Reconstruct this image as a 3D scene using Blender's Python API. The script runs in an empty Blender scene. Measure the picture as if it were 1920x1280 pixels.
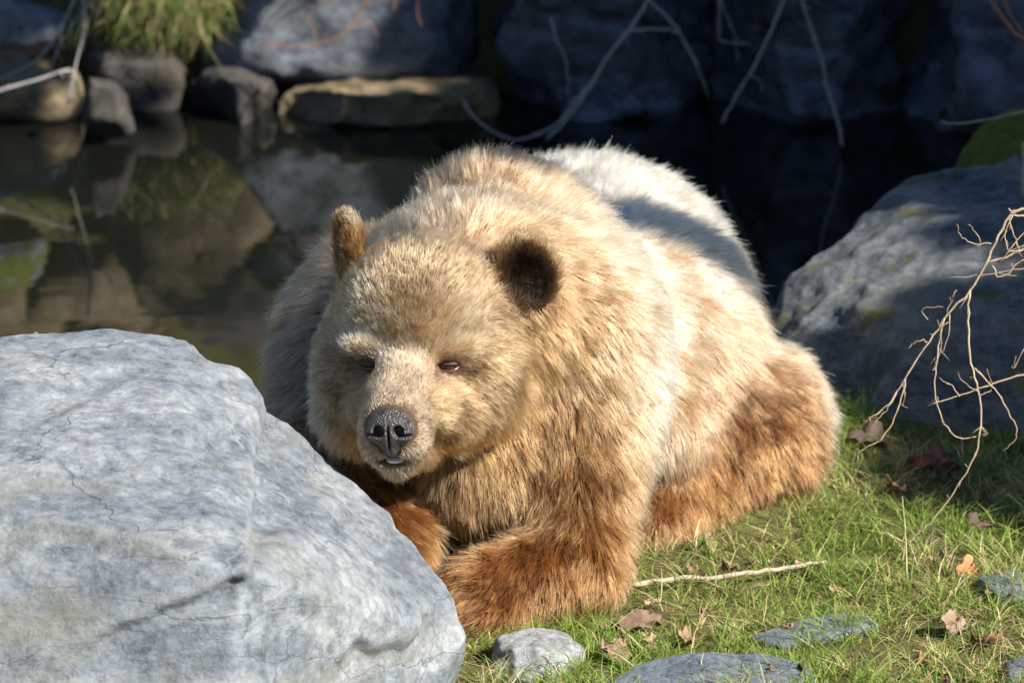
import bpy, bmesh, math, random
import numpy as np
from mathutils import Vector, Matrix, kdtree, noise as mnoise

R = math.radians
rng = np.random.default_rng(7)
random.seed(7)
scene = bpy.context.scene
C = scene.collection

# ------------------------------------------------------------------ camera, sky, sun, exposure
CAM = np.array([0.0, -7.5, 2.55]); PITCH = R(15.0); FOCAL = 150.0
cam_data = bpy.data.cameras.new('camera')
cam = bpy.data.objects.new('camera', cam_data); C.objects.link(cam)
cam.location = CAM; cam.rotation_euler = (R(90) - PITCH, 0, 0)
cam_data.lens = FOCAL; cam_data.sensor_width = 36.0
cam_data.clip_start = 0.1; cam_data.clip_end = 1000
cam_data.dof.use_dof = True; cam_data.dof.focus_distance = 7.65; cam_data.dof.aperture_fstop = 5.6
scene.camera = cam

SUN_AZ, SUN_EL = R(54.0), R(38.0)          # azimuth to the right of the camera's back
SUN = np.array([math.sin(SUN_AZ) * math.cos(SUN_EL), -math.cos(SUN_AZ) * math.cos(SUN_EL), math.sin(SUN_EL)])
world = bpy.data.worlds.new('World'); scene.world = world; world.use_nodes = True
wn = world.node_tree.nodes; wl = world.node_tree.links
bg = wn['Background']; sky = wn.new('ShaderNodeTexSky')
sky.sky_type = 'NISHITA'; sky.sun_disc = False
sky.sun_elevation = SUN_EL; sky.sun_rotation = math.atan2(SUN[0], SUN[1])
sky.air_density = 1.0; sky.dust_density = 0.1; sky.ozone_density = 5.0
wl.new(sky.outputs['Color'], bg.inputs['Color']); bg.inputs['Strength'].default_value = 0.05
sun_data = bpy.data.lights.new('sun', 'SUN'); sun_data.energy = 5.0; sun_data.angle = R(0.53)
sun_data.color = (1.0, 0.95, 0.87)
sun = bpy.data.objects.new('sun', sun_data); C.objects.link(sun)
sun.rotation_euler = Vector(SUN).to_track_quat('Z', 'Y').to_euler()
sun.location = (6, -6, 8)
scene.view_settings.view_transform = 'Standard'; scene.view_settings.look = 'None'
scene.view_settings.gamma = 1.0; scene.view_settings.exposure = 1.2
scene.render.engine = 'CYCLES'
scene.cycles.use_denoising = True
scene.cycles.max_bounces = 7; scene.cycles.diffuse_bounces = 2; scene.cycles.glossy_bounces = 4
scene.cycles.transmission_bounces = 5; scene.cycles.transparent_max_bounces = 4
scene.cycles.use_adaptive_sampling = True; scene.cycles.adaptive_threshold = 0.02
scene.cycles.caustics_reflective = False; scene.cycles.caustics_refractive = False
scene.cycles_curves.shape = 'RIBBONS'; scene.cycles_curves.subdivisions = 2

def at(px, py, Y):
    """world point on the world plane y=Y that the photograph shows at pixel (px,py) of 1920x1280"""
    a = (px - 960) / 8000.0; b = (640 - py) / 8000.0
    dy = math.cos(PITCH) + b * math.sin(PITCH); dz = -math.sin(PITCH) + b * math.cos(PITCH)
    t = (Y - CAM[1]) / dy
    return np.array([a * t, Y, CAM[2] + dz * t])

def on_ground(px, py, z=0.0):
    a = (px - 960) / 8000.0; b = (640 - py) / 8000.0
    dy = math.cos(PITCH) + b * math.sin(PITCH); dz = -math.sin(PITCH) + b * math.cos(PITCH)
    t = (z - CAM[2]) / dz
    return np.array([a * t, CAM[1] + dy * t, z])

# ------------------------------------------------------------------ numpy helpers
_perm = np.random.default_rng(11).permutation(256)
_perm = np.concatenate([_perm, _perm, _perm])
_grad = np.random.default_rng(12).normal(size=(256, 3)); _grad /= np.linalg.norm(_grad, axis=1)[:, None]
def pnoise(p):
    p = np.asarray(p, float); i = np.floor(p).astype(int); f = p - i; i &= 255
    u = f * f * f * (f * (f * 6 - 15) + 10)
    def g(dx, dy, dz):
        h = _perm[_perm[_perm[(i[:, 0] + dx) & 255] + ((i[:, 1] + dy) & 255)] + ((i[:, 2] + dz) & 255)] & 255
        return (_grad[h] * (f - np.array([dx, dy, dz]))).sum(1)
    def L(a, b, t): return a + (b - a) * t
    return 1.6 * L(L(L(g(0,0,0), g(1,0,0), u[:,0]), L(g(0,1,0), g(1,1,0), u[:,0]), u[:,1]),
             L(L(g(0,0,1), g(1,0,1), u[:,0]), L(g(0,1,1), g(1,1,1), u[:,0]), u[:,1]), u[:,2])
def fbm(p, octaves=4, gain=0.5):
    s = 0; a = 1.0; q = np.asarray(p, float)
    for o in range(octaves):
        s = s + a * pnoise(q + 17.3 * o); q = q * 2.03; a *= gain
    return s
def smin(a, b, k):
    h = np.clip(0.5 + 0.5 * (b - a) / k, 0, 1)
    return b + (a - b) * h - k * h * (1 - h)
def smax(a, b, k): return -smin(-a, -b, k)
def sstep(a, b, x):
    t = np.clip((x - a) / (b - a), 0, 1); return t * t * (3 - 2 * t)

def surface_nets(V, ax, ay, az):
    ax, ay, az = map(np.asarray, (ax, ay, az))
    S = V < 0
    nx, ny, nz = V.shape
    cnt = np.zeros((nx-1, ny-1, nz-1), np.int8)
    offs = [(a, b, c) for a in (0,1) for b in (0,1) for c in (0,1)]
    for a, b, c in offs: cnt += S[a:nx-1+a, b:ny-1+b, c:nz-1+c]
    act = (cnt > 0) & (cnt < 8)
    I = np.argwhere(act); n = len(I)
    ids = -np.ones(act.shape, np.int64); ids[act] = np.arange(n)
    pos = np.zeros((n, 3)); w = np.zeros(n)
    for o in offs:
        for d in range(3):
            if o[d]: continue
            q = list(o); q[d] = 1
            A = V[I[:,0]+o[0], I[:,1]+o[1], I[:,2]+o[2]]; B = V[I[:,0]+q[0], I[:,1]+q[1], I[:,2]+q[2]]
            m = (A < 0) != (B < 0)
            t = np.where(m, A / np.where(A == B, 1, A - B), 0)
            P0 = np.stack([ax[I[:,0]+o[0]], ay[I[:,1]+o[1]], az[I[:,2]+o[2]]], 1)
            P1 = np.stack([ax[I[:,0]+q[0]], ay[I[:,1]+q[1]], az[I[:,2]+q[2]]], 1)
            pos += np.where(m[:, None], P0 + (P1 - P0) * t[:, None], 0); w += m
    pos /= w[:, None]
    quads = []
    for d in range(3):
        s0 = [slice(None)]*3; s1 = [slice(None)]*3; s0[d] = slice(0, -1); s1[d] = slice(1, None)
        A = S[tuple(s0)]; B = S[tuple(s1)]
        E = np.argwhere(A != B); fl = A[tuple(E.T)]
        e, f = (d+1) % 3, (d+2) % 3
        ok = (E[:, e] > 0) & (E[:, f] > 0) & (E[:, e] < V.shape[e]-1) & (E[:, f] < V.shape[f]-1)
        E = E[ok]; fl = fl[ok]
        def cid(de, df):
            q = E.copy(); q[:, e] -= de; q[:, f] -= df
            return ids[q[:,0], q[:,1], q[:,2]]
        Q = np.stack([cid(1,1), cid(0,1), cid(0,0), cid(1,0)], 1)
        Q = np.where(fl[:, None], Q, Q[:, ::-1]); quads.append(Q)
    return pos, np.concatenate(quads)

def vnormals(V, F):
    n = np.zeros_like(V)
    fn = np.cross(V[F[:,2]] - V[F[:,0]], V[F[:,3 if F.shape[1] > 3 else 2]] - V[F[:,1 if F.shape[1] > 3 else 0]])
    for k in range(F.shape[1]): np.add.at(n, F[:,k], fn)
    return n / (np.linalg.norm(n, axis=1)[:, None] + 1e-12)

def mesh_from(name, V, F, mat=None, smooth=True):
    me = bpy.data.meshes.new(name)
    V = np.asarray(V, np.float32); F = np.asarray(F, np.int32)
    me.vertices.add(len(V)); me.vertices.foreach_set('co', V.ravel())
    nf, k = F.shape
    me.loops.add(nf * k); me.loops.foreach_set('vertex_index', F.ravel())
    me.polygons.add(nf); me.polygons.foreach_set('loop_start', np.arange(nf, dtype=np.int32) * k)
    me.polygons.foreach_set('loop_total', np.full(nf, k, np.int32))
    me.update(calc_edges=True); me.validate()
    if smooth: me.polygons.foreach_set('use_smooth', np.ones(len(me.polygons), bool))
    if mat: me.materials.append(mat)
    return me

def link(name, data, parent=None, loc=None, label=None, cat=None, group=None, kind=None):
    o = bpy.data.objects.new(name, data); C.objects.link(o)
    if parent is not None: o.parent = parent
    if loc is not None: o.location = loc
    if label: o['label'] = label
    if cat: o['category'] = cat
    if group: o['group'] = group
    if kind: o['kind'] = kind
    return o

def tube(points, r0, r1, sides=5, jitter=0.0, sub=4):
    """tapered tube along a smoothed polyline -> verts, quads"""
    P = np.array(points, float)
    if sub > 1 and len(P) > 2:
        Q = []
        E = np.vstack([2*P[0]-P[1], P, 2*P[-1]-P[-2]])
        for i in range(1, len(E)-2):
            for s in range(sub):
                t = s / sub; a, b, c, d = E[i-1], E[i], E[i+1], E[i+2]
                Q.append(0.5*((2*b)+(-a+c)*t+(2*a-5*b+4*c-d)*t*t+(-a+3*b-3*c+d)*t**3))
        Q.append(P[-1]); P = np.array(Q)
    if jitter: P = P + np.random.default_rng(len(P)*31 + int(abs(P[0,0])*1000)).normal(size=P.shape) * jitter
    n = len(P); V = []; F = []
    T = np.gradient(P, axis=0); T /= np.linalg.norm(T, axis=1)[:, None] + 1e-9
    ref = np.array([0.3, 0.9, 0.2])
    for i in range(n):
        a = np.cross(T[i], ref); a /= np.linalg.norm(a) + 1e-9; b = np.cross(T[i], a)
        r = r0 + (r1 - r0) * i / max(1, n-1)
        for k in range(sides):
            th = 2*math.pi*k/sides; V.append(P[i] + r*(math.cos(th)*a + math.sin(th)*b))
    for i in range(n-1):
        for k in range(sides):
            k2 = (k+1) % sides
            F.append([i*sides+k, i*sides+k2, (i+1)*sides+k2, (i+1)*sides+k])
    c0 = len(V); V.append(P[0]); V.append(P[-1])
    for k in range(sides):
        k2 = (k+1) % sides
        F.append([c0, k2, k, k]); F.append([c0+1, (n-1)*sides+k, (n-1)*sides+k2, (n-1)*sides+k2])
    return np.array(V), F

def tubes_mesh(name, specs, mat):
    """several connected twigs of one plant -> one mesh"""
    V = []; F = []; o = 0
    for s in specs:
        v, f = tube(*s[:3], **(s[3] if len(s) > 3 else {}))
        V.append(v); F += [[i + o for i in q] for q in f]; o += len(v)
    me = bpy.data.meshes.new(name)
    me.from_pydata([tuple(x) for x in np.concatenate(V)], [], [tuple(dict.fromkeys(q)) for q in F])
    me.polygons.foreach_set('use_smooth', [True]*len(me.polygons)); me.materials.append(mat); me.update()
    return me

# ------------------------------------------------------------------ materials
class NT:
    def __init__(s, name):
        s.m = bpy.data.materials.new(name); s.m.use_nodes = True
        s.n = s.m.node_tree.nodes; s.l = s.m.node_tree.links
        s.b = s.n['Principled BSDF']
    def node(s, t, **kw):
        n = s.n.new(t)
        for k, v in kw.items():
            if k.startswith('i_'):
                key = k[2:].replace('_', ' ')
                n.inputs[int(key) if key.isdigit() else key].default_value = v
            else: setattr(n, k, v)
        return n
    def link(s, a, b): s.l.new(a, b)
    def coord(s, scale=(1,1,1), rot=(0,0,0)):
        tc = s.node('ShaderNodeTexCoord'); mp = s.node('ShaderNodeMapping')
        mp.inputs['Scale'].default_value = scale; mp.inputs['Rotation'].default_value = rot
        s.link(tc.outputs['Object'], mp.inputs['Vector']); return mp.outputs['Vector']
    def noise(s, vec, scale, detail=5, rough=0.55, dist=0.0):
        n = s.node('ShaderNodeTexNoise'); n.inputs['Scale'].default_value = scale
        n.inputs['Detail'].default_value = detail; n.inputs['Roughness'].default_value = rough
        n.inputs['Distortion'].default_value = dist
        s.link(vec, n.inputs['Vector']); return n.outputs['Fac']
    def ramp(s, fac, stops):
        n = s.node('ShaderNodeValToRGB'); e = n.color_ramp.elements
        while len(e) < len(stops): e.new(0.5)
        for el, (p, c) in zip(e, stops):
            el.position = p; el.color = (*c, 1) if len(c) == 3 else c
        s.link(fac, n.inputs['Fac']); return n.outputs['Color']
    def mix(s, fac, a, b, mode='MIX'):
        n = s.node('ShaderNodeMix', data_type='RGBA', blend_type=mode)
        for v, i in ((fac, 0), (a, 6), (b, 7)):
            if isinstance(v, (int, float)): n.inputs[i].default_value = v
            elif isinstance(v, tuple): n.inputs[i].default_value = (*v, 1)
            else: s.link(v, n.inputs[i])
        return n.outputs[2]
    def math(s, op, a, b=0.0):
        n = s.node('ShaderNodeMath', operation=op)
        for v, i in ((a, 0), (b, 1)):
            if isinstance(v, (int, float)): n.inputs[i].default_value = v
            else: s.link(v, n.inputs[i])
        return n.outputs[0]
    def bump(s, h, strength, dist, prev=None):
        n = s.node('ShaderNodeBump'); n.inputs['Strength'].default_value = strength
        n.inputs['Distance'].default_value = dist; s.link(h, n.inputs['Height'])
        if prev is not None: s.link(prev, n.inputs['Normal'])
        return n.outputs['Normal']

def rock_material(name, dark, mid, light, stain=None, stain_amt=0.5, vein=0.5, scale=1.0, rough=0.75, spec=0.35, moss=None, moss_th=0.55, scuff=0.6, grain=0.55, relief=0.85):
    t = NT(name); v = t.coord((scale, scale, scale))
    vs = t.coord((scale*0.6, scale*0.9, scale*2.2), (0.5, 0.35, 0.2))
    big = t.noise(vs, 2.6, 8, 0.62, 0.8)
    col = t.ramp(big, [(0.34, dark), (0.5, mid), (0.66, light)])
    fine = t.noise(v, 28, 8, 0.7)
    col = t.mix(0.75, col, t.ramp(fine, [(0.32, (0.18,0.18,0.19)), (0.68, (0.92,0.92,0.90))]), 'OVERLAY')
    med = t.noise(v, 11, 10, 0.72, 0.2)
    col = t.mix(grain, col, t.ramp(med, [(0.36, (0.22,0.22,0.23)), (0.64, (0.88,0.88,0.86))]), 'OVERLAY')
    # chalky scuffs, stretched along the bedding
    sc = t.noise(vs, 9.0, 10, 0.78, 0.5)
    col = t.mix(t.math('MULTIPLY', t.ramp(sc, [(0.50, (0,0,0)), (0.60, (1,1,1))]), scuff), col, tuple(min(0.7, c*1.15) for c in light))
    sp = t.noise(v, 95, 3, 0.6)
    col = t.mix(t.math('MULTIPLY', t.ramp(sp, [(0.60, (0,0,0)), (0.70, (1,1,1))]), 0.3), col, tuple(min(0.8, c*1.5) for c in light))
    # worn, paler edges
    gp = t.node('ShaderNodeNewGeometry')
    pe = t.ramp(gp.outputs['Pointiness'], [(0.502, (0,0,0)), (0.53, (1,1,1))])
    col = t.mix(t.math('MULTIPLY', t.math('MULTIPLY', pe, 0.55), t.ramp(t.noise(v, 12, 5, 0.7), [(0.35, (0,0,0)), (0.6, (1,1,1))])), col, tuple(min(0.7, c*1.25) for c in light))
    # veins: narrow band of a warped noise
    vn = t.noise(vs, 3.1, 6, 0.55, 1.3)
    band = t.math('ABSOLUTE', t.math('SUBTRACT', vn, 0.5))
    vm = t.ramp(band, [(0.0, (1,1,1)), (0.012, (0,0,0))])
    brk = t.ramp(t.noise(v, 4.0, 3), [(0.45, (0,0,0)), (0.6, (1,1,1))])
    vm2 = t.math('MULTIPLY', t.math('MULTIPLY', vm, brk), vein)
    col = t.mix(vm2, col, tuple(min(0.8, c*1.35) for c in light))
    if stain:
        st = t.noise(vs, 1.9, 7, 0.6, 0.6)
        col = t.mix(t.math('MULTIPLY', t.ramp(st, [(0.52, (0,0,0)), (0.66, (1,1,1))]), stain_amt), col, stain)
    # hairline cracks
    vo = t.node('ShaderNodeTexVoronoi', feature='DISTANCE_TO_EDGE'); vo.inputs['Scale'].default_value = 3.3
    wv = t.node('ShaderNodeMix', data_type='RGBA', blend_type='ADD'); wv.inputs[0].default_value = 0.25
    ncol = t.node('ShaderNodeTexNoise'); ncol.inputs['Scale'].default_value = 5; ncol.inputs['Detail'].default_value = 6
    t.link(vs, ncol.inputs['Vector']); t.link(vs, wv.inputs[6]); t.link(ncol.outputs['Color'], wv.inputs[7])
    t.link(wv.outputs[2], vo.inputs['Vector'])
    cr = t.ramp(vo.outputs['Distance'], [(0.0, (1,1,1)), (0.009, (0,0,0))])
    crm = t.math('MULTIPLY', cr, t.ramp(t.noise(v, 2.3, 2), [(0.48, (0,0,0)), (0.58, (1,1,1))]))
    col = t.mix(t.math('MULTIPLY', crm, 0.5), col, tuple(c*0.45 for c in dark))
    rg = t.math('ADD', t.math('MULTIPLY', fine, 0.25), rough - 0.12)
    if moss:
        geo = t.node('ShaderNodeNewGeometry'); sep = t.node('ShaderNodeSeparateXYZ'); t.link(geo.outputs['Normal'], sep.inputs[0])
        mm = t.math('ADD', t.noise(v, 5, 6, 0.65), t.math('MULTIPLY', sep.outputs['Z'], 0.18))
        mf = t.ramp(mm, [(moss_th, (0,0,0)), (moss_th+0.07, (1,1,1))])
        mc = t.ramp(t.noise(v, 40, 4, 0.7), [(0.3, tuple(c*0.45 for c in moss)), (0.7, moss)])
        col = t.mix(mf, col, mc)
    t.link(col, t.b.inputs['Base Color']); t.link(rg, t.b.inputs['Roughness'])
    t.b.inputs['Specular IOR Level'].default_value = spec
    h = t.math('ADD', t.math('MULTIPLY', sc, 0.8), t.math('MULTIPLY', t.noise(v, 14, 10, 0.7, 0.3), 1.0))
    n1 = t.bump(h, relief, 0.03)
    n2 = t.bump(t.noise(v, 55, 8, 0.75), 0.8, 0.008, n1)
    n3 = t.bump(t.math('SUBTRACT', 1.0, crm), 0.5, 0.01, n2)
    t.link(n3, t.b.inputs['Normal'])
    return t.m

M = {}
M['boulder'] = rock_material('pale_slate', (0.095,0.113,0.138), (0.150,0.171,0.195), (0.265,0.282,0.292), (0.20,0.195,0.145), 0.55, 0.6, 1.6, 0.62, 0.4, scuff=0.35, grain=0.35, relief=0.42)
M['rock_right'] = rock_material('lichen_slate', (0.060,0.074,0.088), (0.118,0.136,0.150), (0.25,0.262,0.25), (0.20,0.19,0.13), 0.5, 0.35, 1.3, 0.72, 0.35, (0.22,0.21,0.05), 0.74)
M['rock_moss'] = rock_material('mossy_rock', (0.08,0.095,0.11), (0.17,0.19,0.21), (0.28,0.30,0.32), None, 0, 0.2, 1.6, 0.8, 0.25, (0.22,0.25,0.035), 0.50)
M['rock_back'] = rock_material('bank_rock', (0.06,0.072,0.098), (0.115,0.136,0.170), (0.22,0.24,0.262), (0.20,0.17,0.11), 0.5, 0.3, 1.1, 0.7, 0.35)  # base tones darkened and blued to carry the far bank's shade
M['rock_tan'] = rock_material('tan_ledge_rock', (0.07,0.05,0.03), (0.16,0.12,0.068), (0.28,0.225,0.135), (0.08,0.06,0.04), 0.6, 0.2, 1.2, 0.72, 0.3)
M['rock_shade'] = rock_material('shade_blue_rock', (0.026,0.030,0.046), (0.066,0.073,0.104), (0.17,0.182,0.235), (0.07,0.05,0.04), 0.8, 0.2, 1.0, 0.7, 0.3, (0.035,0.045,0.012), 0.66)  # blue of the shaded back wall is mixed into this rock colour
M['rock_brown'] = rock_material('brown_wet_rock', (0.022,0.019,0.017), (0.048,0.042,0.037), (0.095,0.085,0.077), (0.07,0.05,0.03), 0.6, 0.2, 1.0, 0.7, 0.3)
M['stone'] = rock_material('pale_stone', (0.22,0.23,0.24), (0.36,0.37,0.38), (0.50,0.50,0.49), (0.30,0.27,0.20), 0.4, 0.5, 2.5, 0.7, 0.35)
M['slab'] = rock_material('blue_slab', (0.10,0.125,0.165), (0.165,0.195,0.245), (0.26,0.29,0.33), None, 0, 0.3, 2.2, 0.6, 0.4)

def simple(name, col, rough=0.6, var=0.3, scale=20, spec=0.3, bump=0.3, bdist=0.003):
    t = NT(name); v = t.coord()
    n = t.noise(v, scale, 6, 0.65)
    c = t.ramp(n, [(0.25, tuple(x*(1-var) for x in col)), (0.75, tuple(min(0.85, x*(1+var)) for x in col))])
    t.link(c, t.b.inputs['Base Color']); t.b.inputs['Roughness'].default_value = rough
    t.b.inputs['Specular IOR Level'].default_value = spec
    if bump: t.link(t.bump(t.noise(v, scale*3, 5), bump, bdist), t.b.inputs['Normal'])
    return t.m
def skin_material():
    t = NT('fur_underlayer'); a = t.node('ShaderNodeAttribute', attribute_name='skin_color')
    n = t.noise(t.coord(), 160, 4, 0.7)
    c = t.mix(0.6, a.outputs['Color'], t.ramp(n, [(0.3, (0.25,0.25,0.25)), (0.7, (0.75,0.75,0.75))]), 'OVERLAY')
    t.link(c, t.b.inputs['Base Color']); t.b.inputs['Roughness'].default_value = 0.9; t.b.inputs['Specular IOR Level'].default_value = 0.1
    return t.m
M['skin'] = skin_material()
M['lid'] = simple('eyelid_skin', (0.055,0.027,0.018), 0.6, 0.3, 120, 0.5, 0.3, 0.001)
M['wetlid'] = simple('wet_lower_eyelid', (0.10,0.055,0.043), 0.12, 0.3, 140, 0.8, 0.3, 0.001)
M['tongue'] = simple('tongue', (0.55,0.45,0.46), 0.3, 0.15, 150, 0.6, 0.3, 0.001)
M['claw'] = simple('claw', (0.10,0.075,0.05), 0.4, 0.3, 60, 0.5)
M['twig'] = simple('dry_twig', (0.40,0.305,0.20), 0.7, 0.35, 60, 0.2)
M['stick'] = simple('bleached_stick', (0.36,0.29,0.205), 0.75, 0.3, 50, 0.2, 0.6)
M['vine'] = simple('grey_twig', (0.36,0.34,0.32), 0.7, 0.3, 30, 0.2)
M['bark'] = simple('bark', (0.10,0.075,0.05), 0.9, 0.5, 6, 0.1, 0.8, 0.03)
M['redtwig'] = simple('red_brown_twig', (0.24,0.13,0.085), 0.6, 0.3, 30, 0.3)
M['shadowleaf'] = simple('evergreen_foliage', (0.05,0.085,0.03), 0.6, 0.4, 3, 0.3, 0)

def nose_material():
    t = NT('wet_nose'); v = t.coord()
    vo = t.node('ShaderNodeTexVoronoi'); vo.inputs['Scale'].default_value = 330; t.link(v, vo.inputs['Vector'])
    n = t.noise(v, 60, 5)
    t.link(t.ramp(n, [(0.3, (0.022,0.018,0.017)), (0.7, (0.058,0.048,0.044))]), t.b.inputs['Base Color'])
    t.link(t.ramp(n, [(0.35, (0.30,0.30,0.30)), (0.65, (0.50,0.50,0.50))]), t.b.inputs['Roughness'])
    t.b.inputs['Specular IOR Level'].default_value = 0.6
    t.link(t.bump(n, 0.5, 0.004, t.bump(vo.outputs['Distance'], 1.0, 0.0022)), t.b.inputs['Normal']); return t.m
M['nose'] = nose_material()
def eye_material():
    t = NT('eye_gloss'); t.b.inputs['Base Color'].default_value = (0.035,0.016,0.008,1)
    t.b.inputs['Roughness'].default_value = 0.06; t.b.inputs['Specular IOR Level'].default_value = 0.7; return t.m
M['eye'] = eye_material()

def hair_material():
    t = NT('bear_fur'); t.n.remove(t.b)
    h = t.node('ShaderNodeBsdfHairPrincipled'); h.model = 'CHIANG'; h.parametrization = 'COLOR'
    a = t.node('ShaderNodeAttribute', attribute_name='hair_color')
    t.link(a.outputs['Color'], h.inputs['Color'])
    h.inputs['Roughness'].default_value = 0.42; h.inputs['Radial Roughness'].default_value = 0.75
    h.inputs['Coat'].default_value = 0.0
    t.link(h.outputs[0], t.n['Material Output'].inputs['Surface']); return t.m
M['fur'] = hair_material()

def blade_material(name, transl=0.35):
    t = NT(name)
    a = t.node('ShaderNodeAttribute', attribute_name='blade_color')
    t.link(a.outputs['Color'], t.b.inputs['Base Color']); t.b.inputs['Roughness'].default_value = 0.5
    t.b.inputs['Specular IOR Level'].default_value = 0.3
    tr = t.node('ShaderNodeBsdfTranslucent'); t.link(a.outputs['Color'], tr.inputs['Color'])
    mx = t.node('ShaderNodeMixShader'); mx.inputs[0].default_value = transl
    t.link(t.b.outputs[0], mx.inputs[1]); t.link(tr.outputs[0], mx.inputs[2])
    t.link(mx.outputs[0], t.n['Material Output'].inputs['Surface']); return t.m
M['blade'] = blade_material('grass_stalk')

def ground_material():
    t = NT('soil_and_moss'); v = t.coord()
    n = t.noise(v, 7, 8, 0.65)
    c = t.ramp(n, [(0.3, (0.06,0.045,0.025)), (0.5, (0.12,0.105,0.042)), (0.7, (0.12,0.14,0.04))])
    f = t.noise(v, 60, 5, 0.7)
    c = t.mix(0.5, c, t.ramp(f, [(0.3, (0.3,0.3,0.3)), (0.7, (0.8,0.8,0.8))]), 'OVERLAY')
    t.link(c, t.b.inputs['Base Color']); t.b.inputs['Roughness'].default_value = 0.95
    t.b.inputs['Specular IOR Level'].default_value = 0.1
    t.link(t.bump(f, 0.8, 0.02), t.b.inputs['Normal']); return t.m
M['ground'] = ground_material()

def water_material():
    t = NT('pond_water'); v = t.coord((1.0, 1.0, 1.0))
    t.b.inputs['Base Color'].default_value = (0.006,0.007,0.005,1)
    t.b.inputs['Roughness'].default_value = 0.03; t.b.inputs['IOR'].default_value = 1.33
    t.b.inputs['Specular IOR Level'].default_value = 0.5
    n = t.noise(v, 2.4, 3, 0.5, 0.3)
    n2 = t.noise(v, 11, 2, 0.5)
    b = t.bump(n, 0.05, 0.03); b = t.bump(n2, 0.03, 0.006, b)
    t.link(b, t.b.inputs['Normal']); return t.m
M['water'] = water_material()

# ------------------------------------------------------------------ terrain and water
WATER_Z = -0.25
def terrain(x, y):
    x = np.asarray(x, float); y = np.asarray(y, float)
    p = np.stack([x, y, np.zeros_like(x)], -1).reshape(-1, 3)
    n = fbm(p * 0.9, 3).reshape(x.shape) * 0.03 + fbm(p * 5 + 3, 2).reshape(x.shape) * 0.010
    shore = 2.25 + 0.25 * np.sin(x * 1.7 + 0.4) - 0.7 * sstep(-0.2, -1.2, x) + 0.25 * sstep(0.4, 1.2, x)
    pond = sstep(shore - 0.55, shore + 0.35, y) * (1 - sstep(5.5, 6.4, y)) * (1 - sstep(4.5, 6.0, np.abs(x + 0.5)))
    hill = 0.35 * sstep(5.9, 6.8, y) + 1.3 * sstep(6.4, 9.5, y) + 3.5 * sstep(9, 16, y) + 5 * sstep(15, 40, y)
    far = 0.4 * fbm(p * 0.05, 3).reshape(x.shape) * sstep(8, 30, np.abs(x) + np.abs(y))
    return n * (1 - 0.6 * pond) - 0.85 * pond + hill + far
def spaced(lo, hi, core_lo, core_hi, fine, growth=1.16):
    a = list(np.arange(core_lo, core_hi + 1e-6, fine)); s = fine; v = core_hi
    while v < hi: s *= growth; v += s; a.append(v)
    s = fine; v = core_lo
    while v > lo: s *= growth; v -= s; a.insert(0, v)
    return np.array(a)
gx = spaced(-300, 300, -2.2, 2.2, 0.04); gy = spaced(-300, 300, -1.2, 7.5, 0.04)
X, Y = np.meshgrid(gx, gy, indexing='ij'); Z = terrain(X, Y)
V = np.stack([X, Y, Z], -1).reshape(-1, 3); ni, nj = X.shape
ii, jj = np.meshgrid(np.arange(ni-1), np.arange(nj-1), indexing='ij'); q = (ii*nj + jj).ravel()
link('ground', mesh_from('ground', V, np.stack([q, q+nj, q+nj+1, q+1], 1), M['ground']), kind='structure', label='mossy soil bank sloping down into the pond')
wx = np.array([-7.5, 6.8]); wy = np.array([1.0, 6.6])
link('water', mesh_from('water', [(wx[0],wy[0],WATER_Z),(wx[1],wy[0],WATER_Z),(wx[1],wy[1],WATER_Z),(wx[0],wy[1],WATER_Z)], [[0,1,2,3]], M['water']),
     kind='structure', label='still dark pond water mirroring the rocks')
def gz(x, y): return float(terrain(np.array([x]), np.array([y]))[0])

# ------------------------------------------------------------------ rocks
def hull_planes(P):
    bm = bmesh.new()
    for p in P: bm.verts.new(p)
    bmesh.ops.convex_hull(bm, input=bm.verts); bmesh.ops.recalc_face_normals(bm, faces=bm.faces)
    bm.normal_update()
    pl = []
    c = np.mean(P, axis=0)
    for f in bm.faces:
        n = np.array(f.normal); o = float(n @ np.array(f.verts[0].co))
        if n @ c > o: n, o = -n, -o
        if not any(n @ m > 0.998 and abs(o - q_) < 0.01 for m, q_ in pl): pl.append((n, o))
    bm.free(); return pl

def fracture(V, seed, cell, slope, step, stretch=(1.0,1.0,1.0)):
    """relief of shallow scallops that meet in ridges, like chipped slate"""
    r_ = np.random.default_rng(seed + 900)
    q = V * np.array(stretch); q = q + 0.25*cell*np.stack([fbm(V*3/cell*0.3 + 3, 2), fbm(V*3/cell*0.3 + 9, 2), fbm(V*3/cell*0.3 + 21, 2)], 1)
    lo = q.min(0); hi = q.max(0); n = int(np.clip(np.prod((hi - lo + cell) / cell), 6, 4000))
    c = r_.uniform(lo - cell*0.5, hi + cell*0.5, (n, 3)); g = r_.normal(size=(n, 3)) * slope; o = r_.normal(size=n) * step
    kd = kdtree.KDTree(n)
    for i in range(n): kd.insert(c[i], i)
    kd.balance()
    d1 = np.array([kd.find(p)[2] for p in q])
    return slope * 1.6 * (d1 - d1.mean()) + 0*step

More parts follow.
